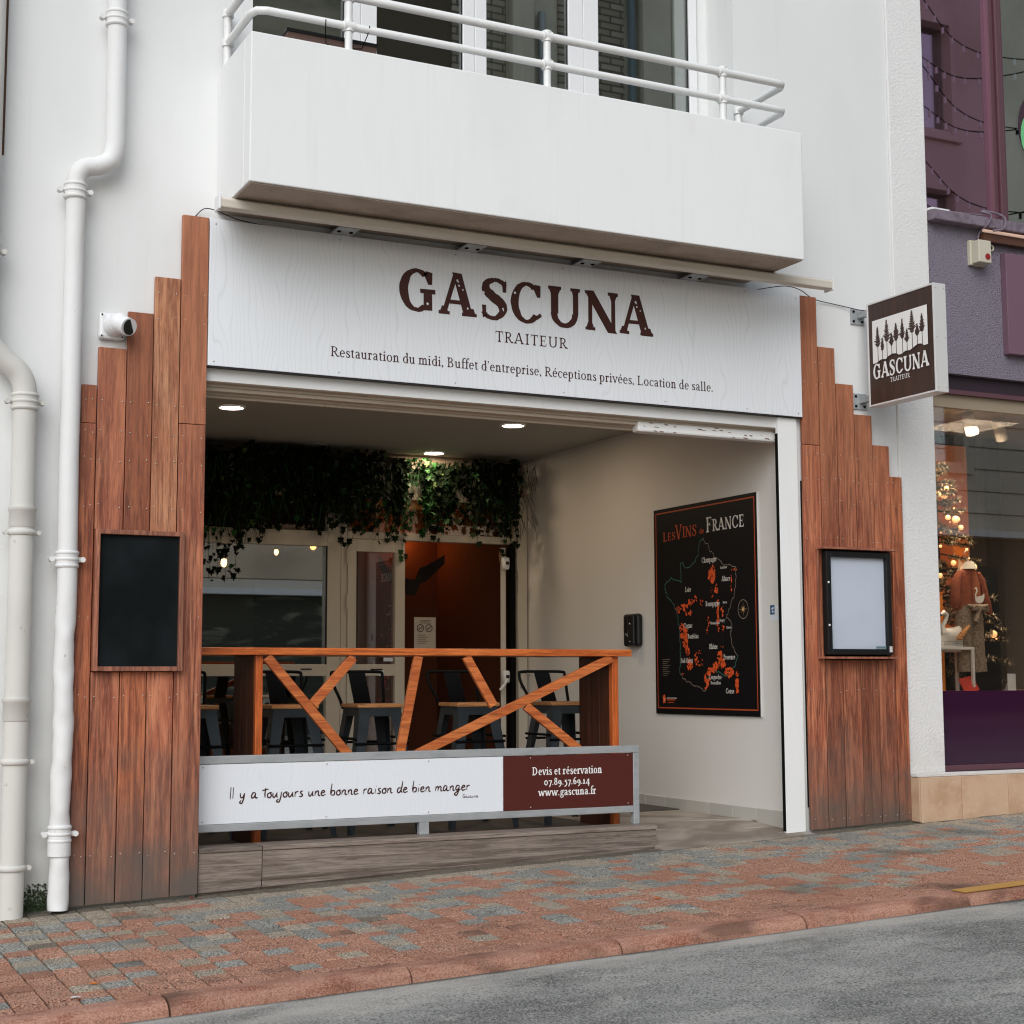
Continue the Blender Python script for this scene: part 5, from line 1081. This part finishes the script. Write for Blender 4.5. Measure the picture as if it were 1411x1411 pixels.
for i in range(290):
    x = q.uniform(2.25, 5.93); y = q.uniform(3.40, 3.70); z = q.uniform(2.80, 2.90)
    if 4.70 < x < 5.36: y = q.uniform(3.655, 3.69); z = q.uniform(2.80, 2.89)
    if x > 5.80: continue
    zl = low(x)+q.uniform(-.10, .42)
    if q.random() < .07: zl -= .20
    if x > 5.55: zl += .0
    pts = [(x, y, z)]; cx_, cy_ = x, y; zz = z
    while zz > zl:
        zz -= .05; cx_ += q.uniform(-.015, .015); cy_ += q.uniform(-.012, .012); pts.append((cx_, min(cy_, 3.69), zz))
    stems.tube(pts, .0022, 3, cap=False)
    for a in pts:
        for _ in range(3 if a[2] > 2.5 else (2 if a[2] > 2.3 else 1)):
            r = q.random(); s_ = q.uniform(.028, .062)
            lit = 4.80 < x < 5.08; mi = 0 if r < (.35 if lit else .92) else (1 if r < (.90 if lit else .99) else 2)  # lamplight painted in: mostly brighter green leaves below the ceiling light
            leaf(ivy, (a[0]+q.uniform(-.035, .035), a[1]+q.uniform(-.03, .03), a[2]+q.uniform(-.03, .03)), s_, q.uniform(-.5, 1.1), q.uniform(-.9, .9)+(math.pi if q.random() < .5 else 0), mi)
# fine grassy strands
for i in range(900):
    x = q.uniform(2.3, 5.92); y = q.uniform(3.42, 3.66) if not 4.7 < x < 5.36 else 3.67; z = q.uniform(low(x)+.05, 2.88); L_ = q.uniform(.08, .22); dx = q.uniform(-.05, .05); w_ = .0022
    ivy.add([(x-w_, y, z), (x+w_, y, z), (x+dx+w_, y-.02, z-L_*.6), (x+dx-w_, y-.02, z-L_*.6), (x+dx*1.8, y-.01, z-L_)], [(0, 1, 2, 3), (3, 2, 4)], 1 if q.random() < .5 else 0)
# spiky tufts against the ceiling
for i in range(500):
    x = q.uniform(2.3, 5.95); y = q.uniform(3.42, 3.7) if not 4.7 < x < 5.36 else 3.69; z = 2.84+.02*math.sin(x*7); a = q.uniform(.2, 2.9); L_ = q.uniform(.04, .11); w_ = .003
    e_ = (x+math.cos(a)*L_, y, min(2.935, z+math.sin(a)*L_))
    ivy.add([(x-w_, y, z), (x+w_, y, z), e_], [(0, 1, 2)], 0)
print('ivy faces', len(ivy.f))
ivy.flat = True
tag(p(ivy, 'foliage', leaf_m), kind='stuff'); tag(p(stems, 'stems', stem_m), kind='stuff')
p(MB().box(2.2, 4.7, 3.52, 3.60, 2.84, 2.87), 'hanging_rail', stem_m)

# ================================================================ pendant lamps in the room
def pendant(x, y, z, label, r, en, shade=False):
    t = thing('pendant_lamp', label, 'lamp', (x, y, z), 'pendant lamps behind the back window'); p = TP(t)
    p(MB().tube([(x, y, z+.05), (x, y, 2.69)], .004, 6), 'cord', blackm)
    p(MB().tube([(x, y, z+r*.9), (x, y, z+r*1.5+.02)], [.018, .014], 10), 'socket', blackm)
    m = mat('lamp_bulb', (1, .8, .5, 1), .4, emit=((1, .55, .22, 1), 9)); p(MB().sphere((x, y, z), r, 8, 0, (.8, .8, 1.25)), 'bulb', m)
    if shade: p(MB().tube([(x, y, z+.09), (x, y, z+.06), (x, y, z-.02), (x, y, z-.06)], [.02, .06, .075, .075], 20, cap=False), 'glass_shade', glass('amber_glass', (1, .75, .45, 1), .1))
def thru(x, z, y1, y0=YB): k_ = (y1+8)/(y0+8); return (x*k_, y1, 1.1+(z-1.1)*k_)
pendant(*thru(3.36, 2.005, 4.6), 'glowing pendant lamp low at the left of the back window', .032, 5)
pendant(*thru(3.78, 2.10, 5.2), 'small bare bulb between the two larger pendant lamps', .024, 5)
pendant(*thru(4.085, 2.175, 4.4), 'round glowing pendant lamp at the top right of the back window', .040, 6, True)
t = thing('corridor_lamp', 'orange glow of a lamp hidden above the doorway', 'lamp', (5.54, 5.38, 2.42)); p = TP(t)
p(MB().sphere((5.54, 5.38, 2.415), .03, 8), 'bulb', mat('orange_bulb', (1, .5, .2, 1), .4, emit=((1, .36, .09, 1), 80))); p(MB().tube([(5.54, 5.38, 2.44), (5.54, 5.38, 2.695)], .006, 8), 'socket', blackm)

# ================================================================ neighbouring shop
N_ = thing('purple_shop', 'purple shop front with grey mauve render right of the white pier', 'shop', (9, 0, GZ(9))); p = TP(N_)
SX1 = 13.
p(wall_grid(MB(), [7.142, 7.16, SX1-.5, SX1], [-.3, .30, 3.02, 3.05], [(7.16, SX1-.5, .30, 3.02)], .02, .12), 'front_wall', purple_frame)
p(box1(7.142, SX1, .0, .3, 3.155, 4.19), 'fascia_wall', purple_wall)
p(box1(7.142, SX1, .045, .3, 3.052, 3.154), 'fascia_soffit', purple_dark)
lg = MB().box(7.142, SX1, -.085, .3, 4.19, 4.262); p(lg, 'ledge', ledge_m, .008)
p(box1(7.142, 7.30, -.06, .02, 4.263, 4.278), 'ledge_cap', white)
p(box1(7.142, SX1, .30, 1.2, 4.0, 4.18), 'upper_floor', dark_room)
# upper windows
def pane(x0, x1, z0, z1, y, m, fm=purple_frame, fr=.0, nm='window'):
    f = MB().box(x0, x1, y, y+.012, z0, z1); return p(f, nm, m)
pane(7.142, 7.79, 4.263, 9.0, .06, purple_glass2, nm='purple_pane')
for i, (a, b, y) in enumerate(((7.79, 7.835, .02), (7.838, 7.885, .0), (7.888, 7.93, .03))): p(box1(a, b, y, .1, 4.263, 9.0), 'mullion', purple_frame, .006)
pane(7.932, 8.9, 4.263, 9.0, .06, glass('pale_shop_glass', (.6, .66, .6, 1), .5), nm='upper_pane'); p(box1(8.9, 9.0, .0, .1, 4.263, 9), 'mullion', purple_frame); pane(9.0, 12.9, 4.263, 9.0, .06, glass_up, nm='upper_pane')
p(box1(7.5, SX1, 1.2, 1.3, 4.2, 9), 'upper_room_wall', MATS['upper_room_wall'])
# emblem on the clear pane
em = MB(); cx_, cz_ = 8.32, 5.03
ov = [(cx_+.24*math.cos(a)-.0, .0585, cz_+.30*math.sin(a)) for a in [2*math.pi*k_/24 for k_ in range(24)]]; em.add(ov, [list(range(24))], 0)
em.add([(cx_-.12+.10*math.cos(a), .0575, cz_-.06+.17*math.sin(a)) for a in [2*math.pi*k_/16 for k_ in range(16)]], [list(range(16))], 1)
em.flat = True; p(em, 'window_emblem', [mat('emblem_plum', S(60, 36, 48), .5), mat('emblem_green', S(110, 190, 130), .5)])
p(box1(7.80, 9.6, -.055, -.0005, 3.325, 4.04), 'sign_panel', purple_panel, .004)
p(MB().tube([(7.585, -.075, 4.165), (9.5, -.075, 4.165)], .011, 10), 'light_tube', mat('copper_tube', (.6, .36, .26, 1), .3, .6, emit=((1, .7, .55, 1), .35)))
p(box1(7.60, 9.5, -.06, -.0005, 4.10, 4.154), 'light_trough', mat('brown_trough', (.09, .035, .02, 1), .4))
# ground floor windows
p(box1(7.16, 7.178, .035, .1, .5, 3.02), 'window_frame', purple_frame, .002)
p(box1(7.178, 9.4, .06, .068, 1.015, 3.02), 'shop_pane', glass_shop)
p(box1(7.178, 9.4, .055, .070, .525, 1.012), 'purple_panel', purple_glass)
p(box1(7.142, SX1, .0, .11, .485, .524), 'bottom_frame', purple_frame, .004)
p(box1(7.178, SX1-.5, .05, .1, 2.93, 3.02), 'window_head', mat('head_beige', (.3, .24, .17, 1), .6))
p(box1(9.4, 9.48, .03, .1, .5, 3.02), 'mullion', purple_frame); p(box1(9.48, SX1-.5, .06, .068, .525, 3.02), 'shop_pane', glass_shop)
# display room
p(box1(7.16, SX1, 1.9, 2.0, .2, 3.2), 'display_back_wall', mat('display_dark', (.13, .11, .09, 1), .9))
p(box1(8.12, 8.42, .78, .82, 1.001, 1.92), 'black_panel', blackp)
p(box1(7.143, 7.1595, .13, 2.0, .2, 3.2), 'display_side_wall', MATS['display_dark'])
p(box1(7.16, SX1, .13, 1.9, 3.05, 3.14), 'display_ceiling', mat('display_ceiling', (.42, .38, .32, 1), .8))
p(box1(7.16, SX1, .10, 1.9, .96, 1.0), 'display_floor', mat('display_floor', (.20, .13, .10, 1), .6))
for x in (8.62, 8.85, 9.1): p(MB().add([(x+dx*.10, 1.6, z) for z in (1.0, 3.0) for dx in (0, 1, 2)], [(0, 1, 4, 3), (1, 2, 5, 4)]) or box1(x, x+.12, 1.55, 1.6, 1.0, 3.04), 'display_curtain', dark_room)
for i, (x, y) in enumerate(((7.42, .42), (7.95, .5), (8.35, .62))):
    p(MB().tube([(x, y, 3.05), (x, y, 2.98)], .012, 8).tube([(x-.05, y-.02, 2.995), (x+.03, y+.02, 2.86)], .045, 14), 'spotlight', mat('spot_white', (.5, .46, .4, 1), .5))
# stone plinth
t = thing('stone_plinth', 'beige stone tiles cladding the foot of the white pier and the shop', 'plinth', (7.2, 0, GZ(7.2))); p = TP(t)
px_ = [6.842, 7.185, 7.585, 7.99, 8.40, 8.8, 9.2, 9.6, 10.0]
for a, b in zip(px_, px_[1:]):
    mb = MB().box(a+.0015, b-.0015, -.118, -.02, 0, .462)
    for k_, xx in ((0, a), (3, a), (1, b), (2, b)): mb.v[k_] = (mb.v[k_][0], mb.v[k_][1], GZ(xx)-.01)
    p(mb, 'tile', stone_m, .003)
p(box1(6.8285, 6.8405, -.116, -.001, GZ(6.83)+.005, .46), 'side_tile', stone_m, .002)
p(MB().box(6.83, 10, -.105, -.019, .4635, .485), 'plinth_cap', rough_white, .004)
# siren
t = thing('alarm_siren', 'cream alarm box with a red dot on the purple grey wall', 'alarm', (7.57, -.05, 4.0)); p = TP(t)
p(MB().prism([(7.50, 3.925), (7.635, 3.925), (7.635, 4.10), (7.50, 4.10)], -.03, -.0005), 'back_plate', siren_m, .003)
p(MB().box(7.515, 7.628, -.10, -.0305, 3.932, 4.09), 'case', siren_m, .006)
p(MB().tube([(7.592, -.1005, 3.975), (7.592, -.104, 3.975)], .022, 20), 'red_dot', red_m)
p(MB().tube([(7.636, -.02, 4.02), (7.68, -.03, 4.05)], .008, 8).tube([(7.695+.02*math.cos(a), -.03, 4.065+.02*math.sin(a)) for a in [i*.7 for i in range(10)]], .006, 6), 'hook', siren_m)
cable('cable', 'loop of grey cable over the mauve ledge above the alarm box', [(7.585, -.02, 4.09), (7.59, -.03, 4.16), (7.60, -.10, 4.20), (7.63, -.11, 4.27), (7.58, -.07, 4.30), (7.70, -.06, 4.31), (7.76, -.10, 4.27), (7.74, -.11, 4.19), (7.66, -.09, 4.17)], .008, ledge_m)
cable('cable', 'thin grey cable lying along the mauve ledge', [(7.58, -.07, 4.275), (7.4, -.05, 4.272), (7.2, -.05, 4.272)], .005, ledge_m)

# ---- things in the shop window
def thru2(px, py, Y):        # point seen through the glass at pixel (px, py), at depth Y
    d = fw+rr*((px-705.5)/2146.09)-uu*((py-705.5)/2146.09); k_ = (Y-CAMP.y)/d.y; return CAMP+d*k_
knit = mat('rust_knit', S(142, 76, 52), .95, vary=[((40, 40, 40), S(112, 54, 36), .45, .7, .8), ((120, 120, 120), S(176, 110, 84), .6, .7, .6)], bump=[((120, 120, 120), .6, .006)])
tweed = mat('brown_wool', S(150, 134, 116), .95, vary=[((70, 70, 70), S(88, 76, 64), .45, .65, .8)], bump=[((160, 160, 160), .5, .004)])
gy = .42
t = thing('child_outfit', 'rust cardigan with white swan over brown wool trousers hanging in the shop window', 'clothes', (7.81, gy, 1.5)); p = TP(t)
c = 7.80
body = MB().tube([(c-.012, gy, 1.552), (c-.012, gy, 1.575), (c-.008, gy, 1.66), (c-.004, gy, 1.74), (c, gy, 1.80), (c, gy, 1.835), (c, gy, 1.856), (c, gy, 1.872)], [(.098, .052), (.112, .058), (.106, .056), (.102, .052), (.100, .046), (.088, .042), (.062, .036), (.040, .03)], 20)
p(body, 'cardigan', knit)
slv = MB()
for pts_, rr_ in (([(c-.078, gy, 1.832), (c-.112, gy-.005, 1.79), (c-.134, gy-.01, 1.72), (c-.142, gy-.015, 1.65), (c-.150, gy-.02, 1.61), (c-.146, gy-.02, 1.585)], [.026, .032, .033, .036, .036, .022]), ([(c+.078, gy, 1.832), (c+.108, gy-.005, 1.785), (c+.128, gy-.01, 1.70), (c+.146, gy-.02, 1.62), (c+.158, gy-.02, 1.57), (c+.166, gy-.02, 1.545)], [.026, .031, .030, .028, .026, .020])): slv.tube(pts_, rr_, 14)
p(slv, 'sleeve', knit)
p(MB().tube([(c+.030, gy-.028, 1.562), (c+.030, gy-.030, 1.66), (c+.028, gy-.026, 1.76), (c+.020, gy-.018, 1.848)], [(.046, .034), (.048, .034), (.040, .034), (.022, .03)], 14), 'sweater', mat('brown_knit', S(160, 92, 62), .95, bump=[((140, 140, 140), .5, .004)]))
for dx in (-.024, .080): p(MB().tube([(c+dx, gy-.060, 1.565), (c+dx*.95, gy-.060, 1.68), (c+dx*.8, gy-.052, 1.78), (c+dx*.45, gy-.044, 1.85)], .0055, 6), 'placket', knit)
p(MB().tube([(c, gy-.012, 1.862), (c, gy-.012, 1.885), (c, gy-.012, 1.915)], [(.056, .050), (.046, .042), (.032, .028)], 16), 'collar', mat('cream_cloth', (.6, .56, .5, 1), .9))
p(MB().tube([(c-.01+.022*math.cos(a), gy, 1.965+.026*math.sin(a)) for a in [-.9+i*.45 for i in range(11)]]+[(c, gy, 1.92)], .004, 6), 'hanger_hook', screw_m)
tb = MB()
for s_ in (-1, 1): tb.tube([(c+s_*.045-.01, gy, 1.60), (c+s_*.052-.008, gy, 1.48), (c+s_*.055, gy, 1.36), (c+s_*.058+.004, gy, 1.24), (c+s_*.062+.008, gy, 1.14)], [(.060, .055), (.064, .055), (.058, .05), (.056, .048), (.064, .05)], 14)
p(tb, 'trousers', tweed)
bw = MB(); by = gy-.075
bw.tube([(c-.07, by+.02, 1.60), (c, by, 1.597), (c+.07, by+.02, 1.60)], .014, 8).tube([(c+.02, by-.01, 1.592), (c-.03, by-.012, 1.60), (c-.05, by-.01, 1.575), (c+.02, by-.012, 1.585)], .014, 8).tube([(c+.02, by-.01, 1.59), (c+.08, by-.012, 1.60), (c+.09, by-.01, 1.565), (c+.02, by-.012, 1.585)], .015, 8).tube([(c+.02, by-.012, 1.59), (c-.01, by-.014, 1.53), (c-.03, by-.012, 1.485)], [.012, .018, .022], 8)
p(bw, 'belt_bow', tweed)
sw = MB(); sy = gy-.0655
def flatpoly(mb, P2, y): mb.add([(x, y, z) for x, z in P2], [list(range(len(P2)))])
g = G(.01, .01); g.path([(-.032, -.002, .008), (-.016, -.010, .042), (.012, -.010, .052), (.036, .006, .034), (.050, .034, .004)], 6); g.path([(-.020, -.006, .020), (-.030, .022, .013), (-.016, .048, .011), (-.022, .070, .013), (-.040, .064, .004)], 6)
place_quads(sw, g.q, 'y-', (c+.028, sy, 1.655), 1, 1, .001); sw.flat = True; p(sw, 'swan_print', white_ink)
# bow lamp behind
t = thing('bow_ornament', 'pale bow shaped ornament hanging behind the cardigan shoulder', 'ornament', (7.66, .5, 1.86)); p = TP(t)
o_ = thru2(1327, 778, .5); mb = MB()
for s_ in (-1, 1): mb.add([(o_.x, .5, o_.z+.006), (o_.x+s_*.05, .49, o_.z+.04), (o_.x+s_*.055, .49, o_.z-.03), (o_.x, .5, o_.z-.006), (o_.x+s_*.02, .515, o_.z)], [(0, 1, 2, 3), (0, 4, 1), (1, 4, 2), (2, 4, 3)])
mb.sphere((o_.x, .5, o_.z-.055), .045, 8); p(mb, 'bow', mat('pale_felt', S(206, 178, 150), .9))
# glass-topped stand with the swan
t = thing('white_stand', 'small white metal frame stand in the shop window', 'stand', (7.6, .42, 1.0)); p = TP(t)
mb = MB().box(7.40, 7.76, .34, .52, 1.292, 1.312)
for x in (7.405, 7.738): mb.box(x, x+.02, .34, .36, 1.0, 1.2915); mb.box(x, x+.02, .50, .52, 1.0, 1.2915)
p(mb, 'stand_frame', upvc, .002)
t = thing('swan_figure', 'white swan figure with golden wing feathers on a dotted cushion', 'figure', (7.6, .41, 1.315)); p = TP(t)
sx_ = 7.60; 
mb = MB().tube([(sx_-.06, .41, 1.42), (sx_-.03, .41, 1.395), (sx_+.03, .41, 1.395), (sx_+.08, .41, 1.43), (sx_+.105, .41, 1.465)], [(.03, .03), (.052, .05), (.055, .05), (.032, .03), (.006, .006)], 14)
mb.tube([(sx_-.055, .41, 1.41), (sx_-.062, .41, 1.46), (sx_-.03, .41, 1.50), (sx_-.018, .41, 1.535), (sx_-.045, .41, 1.552), (sx_-.07, .41, 1.535)], [.026, .017, .015, .015, .019, .009], 10); p(mb, 'body', white_ink)
mb = MB()
for i in range(5): mb.tube([(sx_+.02+.02*i, .36, 1.375+.014*i), (sx_+.06+.018*i, .35, 1.37+.022*i)], [.016, .010], 8)
p(mb, 'wing_feathers', mat('gold_felt', S(196, 142, 92), .9)); p(MB().tube([(sx_-.068, .41, 1.536), (sx_-.085, .41, 1.522)], [.008, .003], 6), 'beak', blackm)
cs = MB().tube([(sx_-.12, .41, 1.335), (sx_-.105, .41, 1.335), (sx_+.10, .41, 1.335), (sx_+.12, .41, 1.335)], [(.03, .012), (.06, .021), (.06, .021), (.03, .012)], 14); co = p(cs, 'cushion', white_ink)
dt = MB()
for i in range(9):
    for j in range(3): x = sx_-.10+.024*i+(j % 2)*.012; z = 1.325+.011*j; dt.add([(x-.007, .352-.001*j, z), (x, .349, z-.005), (x+.007, .352-.001*j, z), (x, .349, z+.005)], [(0, 1, 2, 3)])
dt.build('diamond_print', blackm, co)
t = thing('orange_box', 'tall orange cardboard box behind the swan figure', 'box', (7.56, .6, 1.0)); p = TP(t)
p(box1(7.60, 7.72, .60, .74, 1.002, 1.70), 'carton', mat('orange_card', S(226, 132, 40), .7, emit=((1, .4, .06, 1), .05)), .002); p(box1(7.60, 7.72, .5955, .7395, 1.702, 1.708), 'lid', MATS['orange_card'])  # carton gets a faint orange glow of its own, no lamp inside
t = thing('price_card', 'small white card standing at the foot of the shop window', 'card', (8.15, .35, 1.0)); p = TP(t)
o_ = thru2(1394, 941, .30); p(box1(o_.x-.035, o_.x+.04, .30, .304, 1.0005, 1.125), 'card', paper); p(MB().bar((o_.x, .305, 1.10), (o_.x, .36, 1.0015), .03, .002, (0, 1, 0)), 'strut', paper)
t = thing('red_card', 'red and pink greeting card leaning below the wool trousers', 'card', (7.83, .3, 1.0)); p = TP(t)
o_ = thru2(1340, 945, .33); mb = MB().bar((o_.x, .33, 1.001), (o_.x-.02, .38, 1.10), .13, .004, (0, -1, 0)); p(mb, 'card', mat('red_card', S(196, 60, 44), .6)); 
# Christmas tree
t = thing('christmas_tree', 'frosted christmas tree with warm lights at the left of the shop window', 'tree', (7.62, .95, 1.0)); p = TP(t)
q = random.Random(31); nd = MB(); br = MB(); tx, ty_ = 8.0, .95
p(MB().tube([(tx, ty_, 1.0), (tx, ty_, 2.75)], [.03, .008], 8), 'trunk', stem_m)
for i in range(110):
    z = 1.15+1.55*q.random(); Lb = (.50*(2.82-z)/1.5+.05); a = q.uniform(0, 2*math.pi); d = Vector((math.cos(a), math.sin(a)*.8, q.uniform(-.25, .1))); b0 = Vector((tx, ty_, z)); b1 = b0+d*Lb
    if b1.x < 7.19: b1.x = 7.19
    if b1.y > 1.85: b1.y = 1.85
    br.tube([b0, b1], .006, 4)
    for k_ in range(130):
        s_ = q.uniform(.25, 1.05); c0 = b0.lerp(b1, min(s_, 1)); v_ = Vector((q.uniform(-1, 1), q.uniform(-1, 1), q.uniform(-1, 1))).normalized()*.042+d*.02; sd_ = v_.cross(Vector((0, 0, 1))).normalized()*.0065
        if c0.x+v_.x < 7.18: continue
        nd.add([c0-sd_, c0+sd_, c0+v_], [(0, 1, 2)], 0 if q.random() < .6 else 1)
nd.flat = True
tag(p(nd, 'needles', [mat('tree_needle', S(92, 84, 60), .8), mat('frosted_needle', S(196, 178, 150), .8)]), kind='stuff'); p(br, 'branches', stem_m)
lb = MB()
for i in range(46):
    z = 1.15+1.5*q.random(); a = q.uniform(-3, .3); r = (.48*(2.82-z)/1.5); x = max(7.2, tx+r*math.cos(a)*.95); lb.sphere((x, ty_+r*math.sin(a)*.8, z), q.choice((.007, .012, .02, .028)), 5)
p(lb, 'fairy_lights', mat('warm_led', (1, .7, .4, 1), .5, emit=((1, .48, .18, 1), 1.5)))
# orange backdrop
t = thing('orange_banner', 'glowing orange banner hanging behind the christmas tree', 'banner', (7.8, 1.5, 2.2)); p = TP(t)
a_ = thru2(1286, 612, 1.5); b_ = thru2(1334, 780, 1.5)
p(box1(7.18, b_.x+.02, 1.50, 1.52, 1.3, a_.z), 'banner', mat('orange_banner', S(150, 62, 32), .7, vary=[((5, 5, 4), S(236, 120, 40), .50, .68, 1), ((14, 14, 14), S(250, 190, 120), .62, .72, .8)], emit=((1, .32, .07, 1), .10)))  # warm glows put into the banner colour, plus weak emission
p(MB().tube([(8.0, 1.51, a_.z), (8.0, 1.51, 3.04)], .003, 5), 'cord', upvc)
l = bpy.data.lights.new('shop_spot', 'AREA'); l.size = .5; l.energy = 42; l.color = (1, .80, .6); lo = bpy.data.objects.new('shop_spot', l); COL.objects.link(lo); lo.parent = N_; lo.location = Vector((7.9, .45, 2.9))-Vector(N_.location)

# ================================================================ buildings across the street (seen only as reflections)
opp1 = mat('opposite_stone', (.40, .36, .27, 1), .9, vary=[((.8, .8, 2.5), (.15, .145, .10, 1), .42, .65, .9, 8), ((5, 5, 5), (.4, .35, .28, 1), .5, .8, .6)])
opp_brick = mat('opposite_brick', (.16, .09, .07, 1), .9); opp_cream = mat('opposite_cream', (.72, .66, .55, 1), .85, vary=[((.6, .6, .6), (.48, .43, .34, 1), .4, .7, .7)])
OY = -14.
def opposite(label, x0, x1, wall, zc, ztop, shopm, wins, rows=True, loc=None):
    t = thing('opposite_building', label, 'building', (x0, OY, -1)); p = TP(t)
    xs = sorted(set([x0, x1]+[a for w_ in wins for a in w_[:2]])); zs = sorted(set([zc+.3, ztop]+[a for w_ in wins for a in w_[2:]]))
    mb = wall_grid(MB(), xs, zs, wins, OY, OY-.3); p(mb, 'wall', wall)
    p(box1(x0, x1, OY-.3, OY-.02, -1.5, zc), 'shop_wall', shopm); p(box1(x0, x1, OY-.3, OY+.25, zc, zc+.12), 'cornice', upvc); p(box1(x0, x1, OY-.3, OY+.1, zc+.121, zc+.299), 'cornice', opp_cream)
    p(box1(x0, x1, OY-5, OY-.301, -1.5, ztop), 'body', dark_room)
    for a, b, c_, d in wins:
        p(box1(a, b, OY-.22, OY-.2, c_, d), 'window', glass_m); p(MB().box(a-.12, a, OY, OY+.05, c_-.1, d+.15).box(b, b+.12, OY, OY+.05, c_-.1, d+.15).box(a-.2, b+.2, OY, OY+.10, c_-.22, c_-.101).box(a, b, OY, OY+.05, d, d+.15), 'surround', opp_cream)
    p(box1(x0-.1, x1+.1, OY-.4, OY+.4, ztop, ztop+.2), 'eaves', opp_cream)
    if rows:
        for k_ in range(int((ztop-zc)/.42)): pass
    return p
p = opposite('stone fronted building with a white cornice across the street', 4.6, 11.2, opp1, 2.75, 13.5, mat('opposite_mottled', (.05, .055, .04, 1), .9, vary=[((.9, .9, 3.5), (.22, .22, .16, 1), .52, .66, .9, 9, 1.5)]), [(6.4, 7.4, 5.0, 7.0)])
p(box1(4.6, 11.2, OY+.0, OY+.06, 3.07, 4.8), 'lower_wall', mat('opposite_sand', (.66, .53, .38, 1), .9, vary=[((.8, .8, 2), (.5, .4, .29, 1), .45, .65, .8)]))
p = opposite('cream building with tall windows across the street', 11.22, 26, opp_cream, 3.7, 17, dark_room, [(a, a+1.15, z, z+2.1) for a in (15.6, 19.3, 22.8) for z in (5.1, 8.2, 11.5)])
gr = MB()
for k_ in range(9): gr.box(13.9, 25.9, OY+.001, OY+.012, 4.15+.42*k_, 4.165+.42*k_)
bk_ = mat('opposite_brickwork', (.2, .15, .11, 1), .9); bt = node(bk_, 'ShaderNodeTexBrick'); bt.inputs['Scale'].default_value = 1; bt.inputs['Color1'].default_value = (.32, .26, .20, 1); bt.inputs['Color2'].default_value = (.46, .40, .32, 1); bt.inputs['Mortar'].default_value = (.12, .105, .085, 1); bt.inputs['Brick Width'].default_value = .42; bt.inputs['Row Height'].default_value = .125; bt.inputs['Mortar Size'].default_value = .018
bg_ = node(bk_, 'ShaderNodeNewGeometry'); bs = node(bk_, 'ShaderNodeSeparateXYZ'); bc = node(bk_, 'ShaderNodeCombineXYZ'); L = bk_.node_tree.links; L.new(bg_.outputs['Position'], bs.inputs[0]); L.new(bs.outputs['X'], bc.inputs[0]); L.new(bs.outputs['Z'], bc.inputs[1]); L.new(bc.outputs[0], bt.inputs['Vector']); L.new(bt.outputs['Color'], bk_.node_tree.nodes['Principled BSDF'].inputs['Base Color'])
p(box1(12.2, 13.5, OY+.001, OY+.05, 4.2, 16.8), 'brick_bay', bk_); p(box1(10.2, 11.18, OY+.001, OY+.05, 4.9, 13.4), 'brick_bay', bk_); p(MB().tube([(13.62, OY+.12, 0), (13.62, OY+.12, 16.8)], .07, 8), 'downpipe', mat('teal_pipe', (.16, .22, .24, 1), .5)); p(box1(13.78, 14.35, OY+.001, OY+.25, 4.0, 16.8), 'pilaster', opp_cream); p(box1(8.6, 10.19, OY+.001, OY+.02, 4.9, 13.4), 'timber_bay', mat('corrugated_brown', (.12, .09, .06, 1), .9))
p(gr, 'wall_joint', mat('joint_shadow', (.12, .10, .08, 1), .9))
p(MB().box(11.25, 11.65, OY, OY+.2, 4.0, 16.8).box(14.4, 14.8, OY, OY+.2, 4.0, 16.8), 'pilaster', opp_cream)
for x in (11.75, 14.9): p(MB().tube([(x+.1, OY+.1, 0), (x+.1, OY+.1, 12.4)], .07, 8), 'downpipe', galv)
q = random.Random(17)
t = thing('light_garland', 'thin cables with small festoon lamps strung high across the street', 'garland', (19, -12, 10)); p = TP(t)
gl_ = MB(); gb = MB()
for z0, z1 in ((8.2, 9.9), (9.0, 10.6), (10.4, 9.6), (10.9, 11.9), (12.2, 11.0), (11.6, 13.2), (13.4, 12.4)):
    pts = [(15.5+8.5*i/24, -12+.5*math.sin(i*.4), z0+(z1-z0)*i/24-.5*math.sin(math.pi*i/24)) for i in range(25)]
    gl_.tube(pts, .012, 4, cap=False)
    for a in pts[::1]: gb.box(a[0]-.018, a[0]+.018, a[1]-.018, a[1]+.018, a[2]-.12, a[2]-.01)
tag(p(gl_, 'cables', blackm), kind='stuff'); tag(p(gb, 'bulbs', white_ink), kind='stuff')
# small litter on the pavement
def bit(name, label, cat, x, y, sz, m, seed):
    q = random.Random(seed); n = 7; mb = MB(); z = GZ(x, y)+.004
    P_ = [(x+sz*q.uniform(.6, 1.2)*math.cos(2*math.pi*k_/n)*1.4, y+sz*q.uniform(.6, 1.2)*math.sin(2*math.pi*k_/n), z+q.uniform(0, .006)) for k_ in range(n)]
    mb.add(P_+[(a, b, c_+.002) for a, b, c_ in P_], [tuple(range(n)), tuple(range(2*n-1, n-1, -1))]+[(i, (i+1) % n, (i+1) % n+n, i+n) for i in range(n)])
    tag(mb.build(name, m), label, cat)
leafm = mat('dry_orange_leaf', S(206, 116, 46), .8)
bit('fallen_leaf', 'small orange leaf on the pavement in front of the entrance ramp', 'leaf', 4.02, -1.47, .016, leafm, 1)
bit('fallen_leaf', 'small orange leaf on the pavement near the kerb at the far left', 'leaf', 1.29, -1.78, .012, leafm, 2)
bit('paper_scrap', 'white scrap of paper on the pavement near the kerb at the left', 'litter', 1.19, -1.98, .016, paper, 3)
bit('red_scrap', 'tiny red scrap on the pavement at the foot of the left boards', 'litter', 2.12, -.10, .012, red_m, 4)
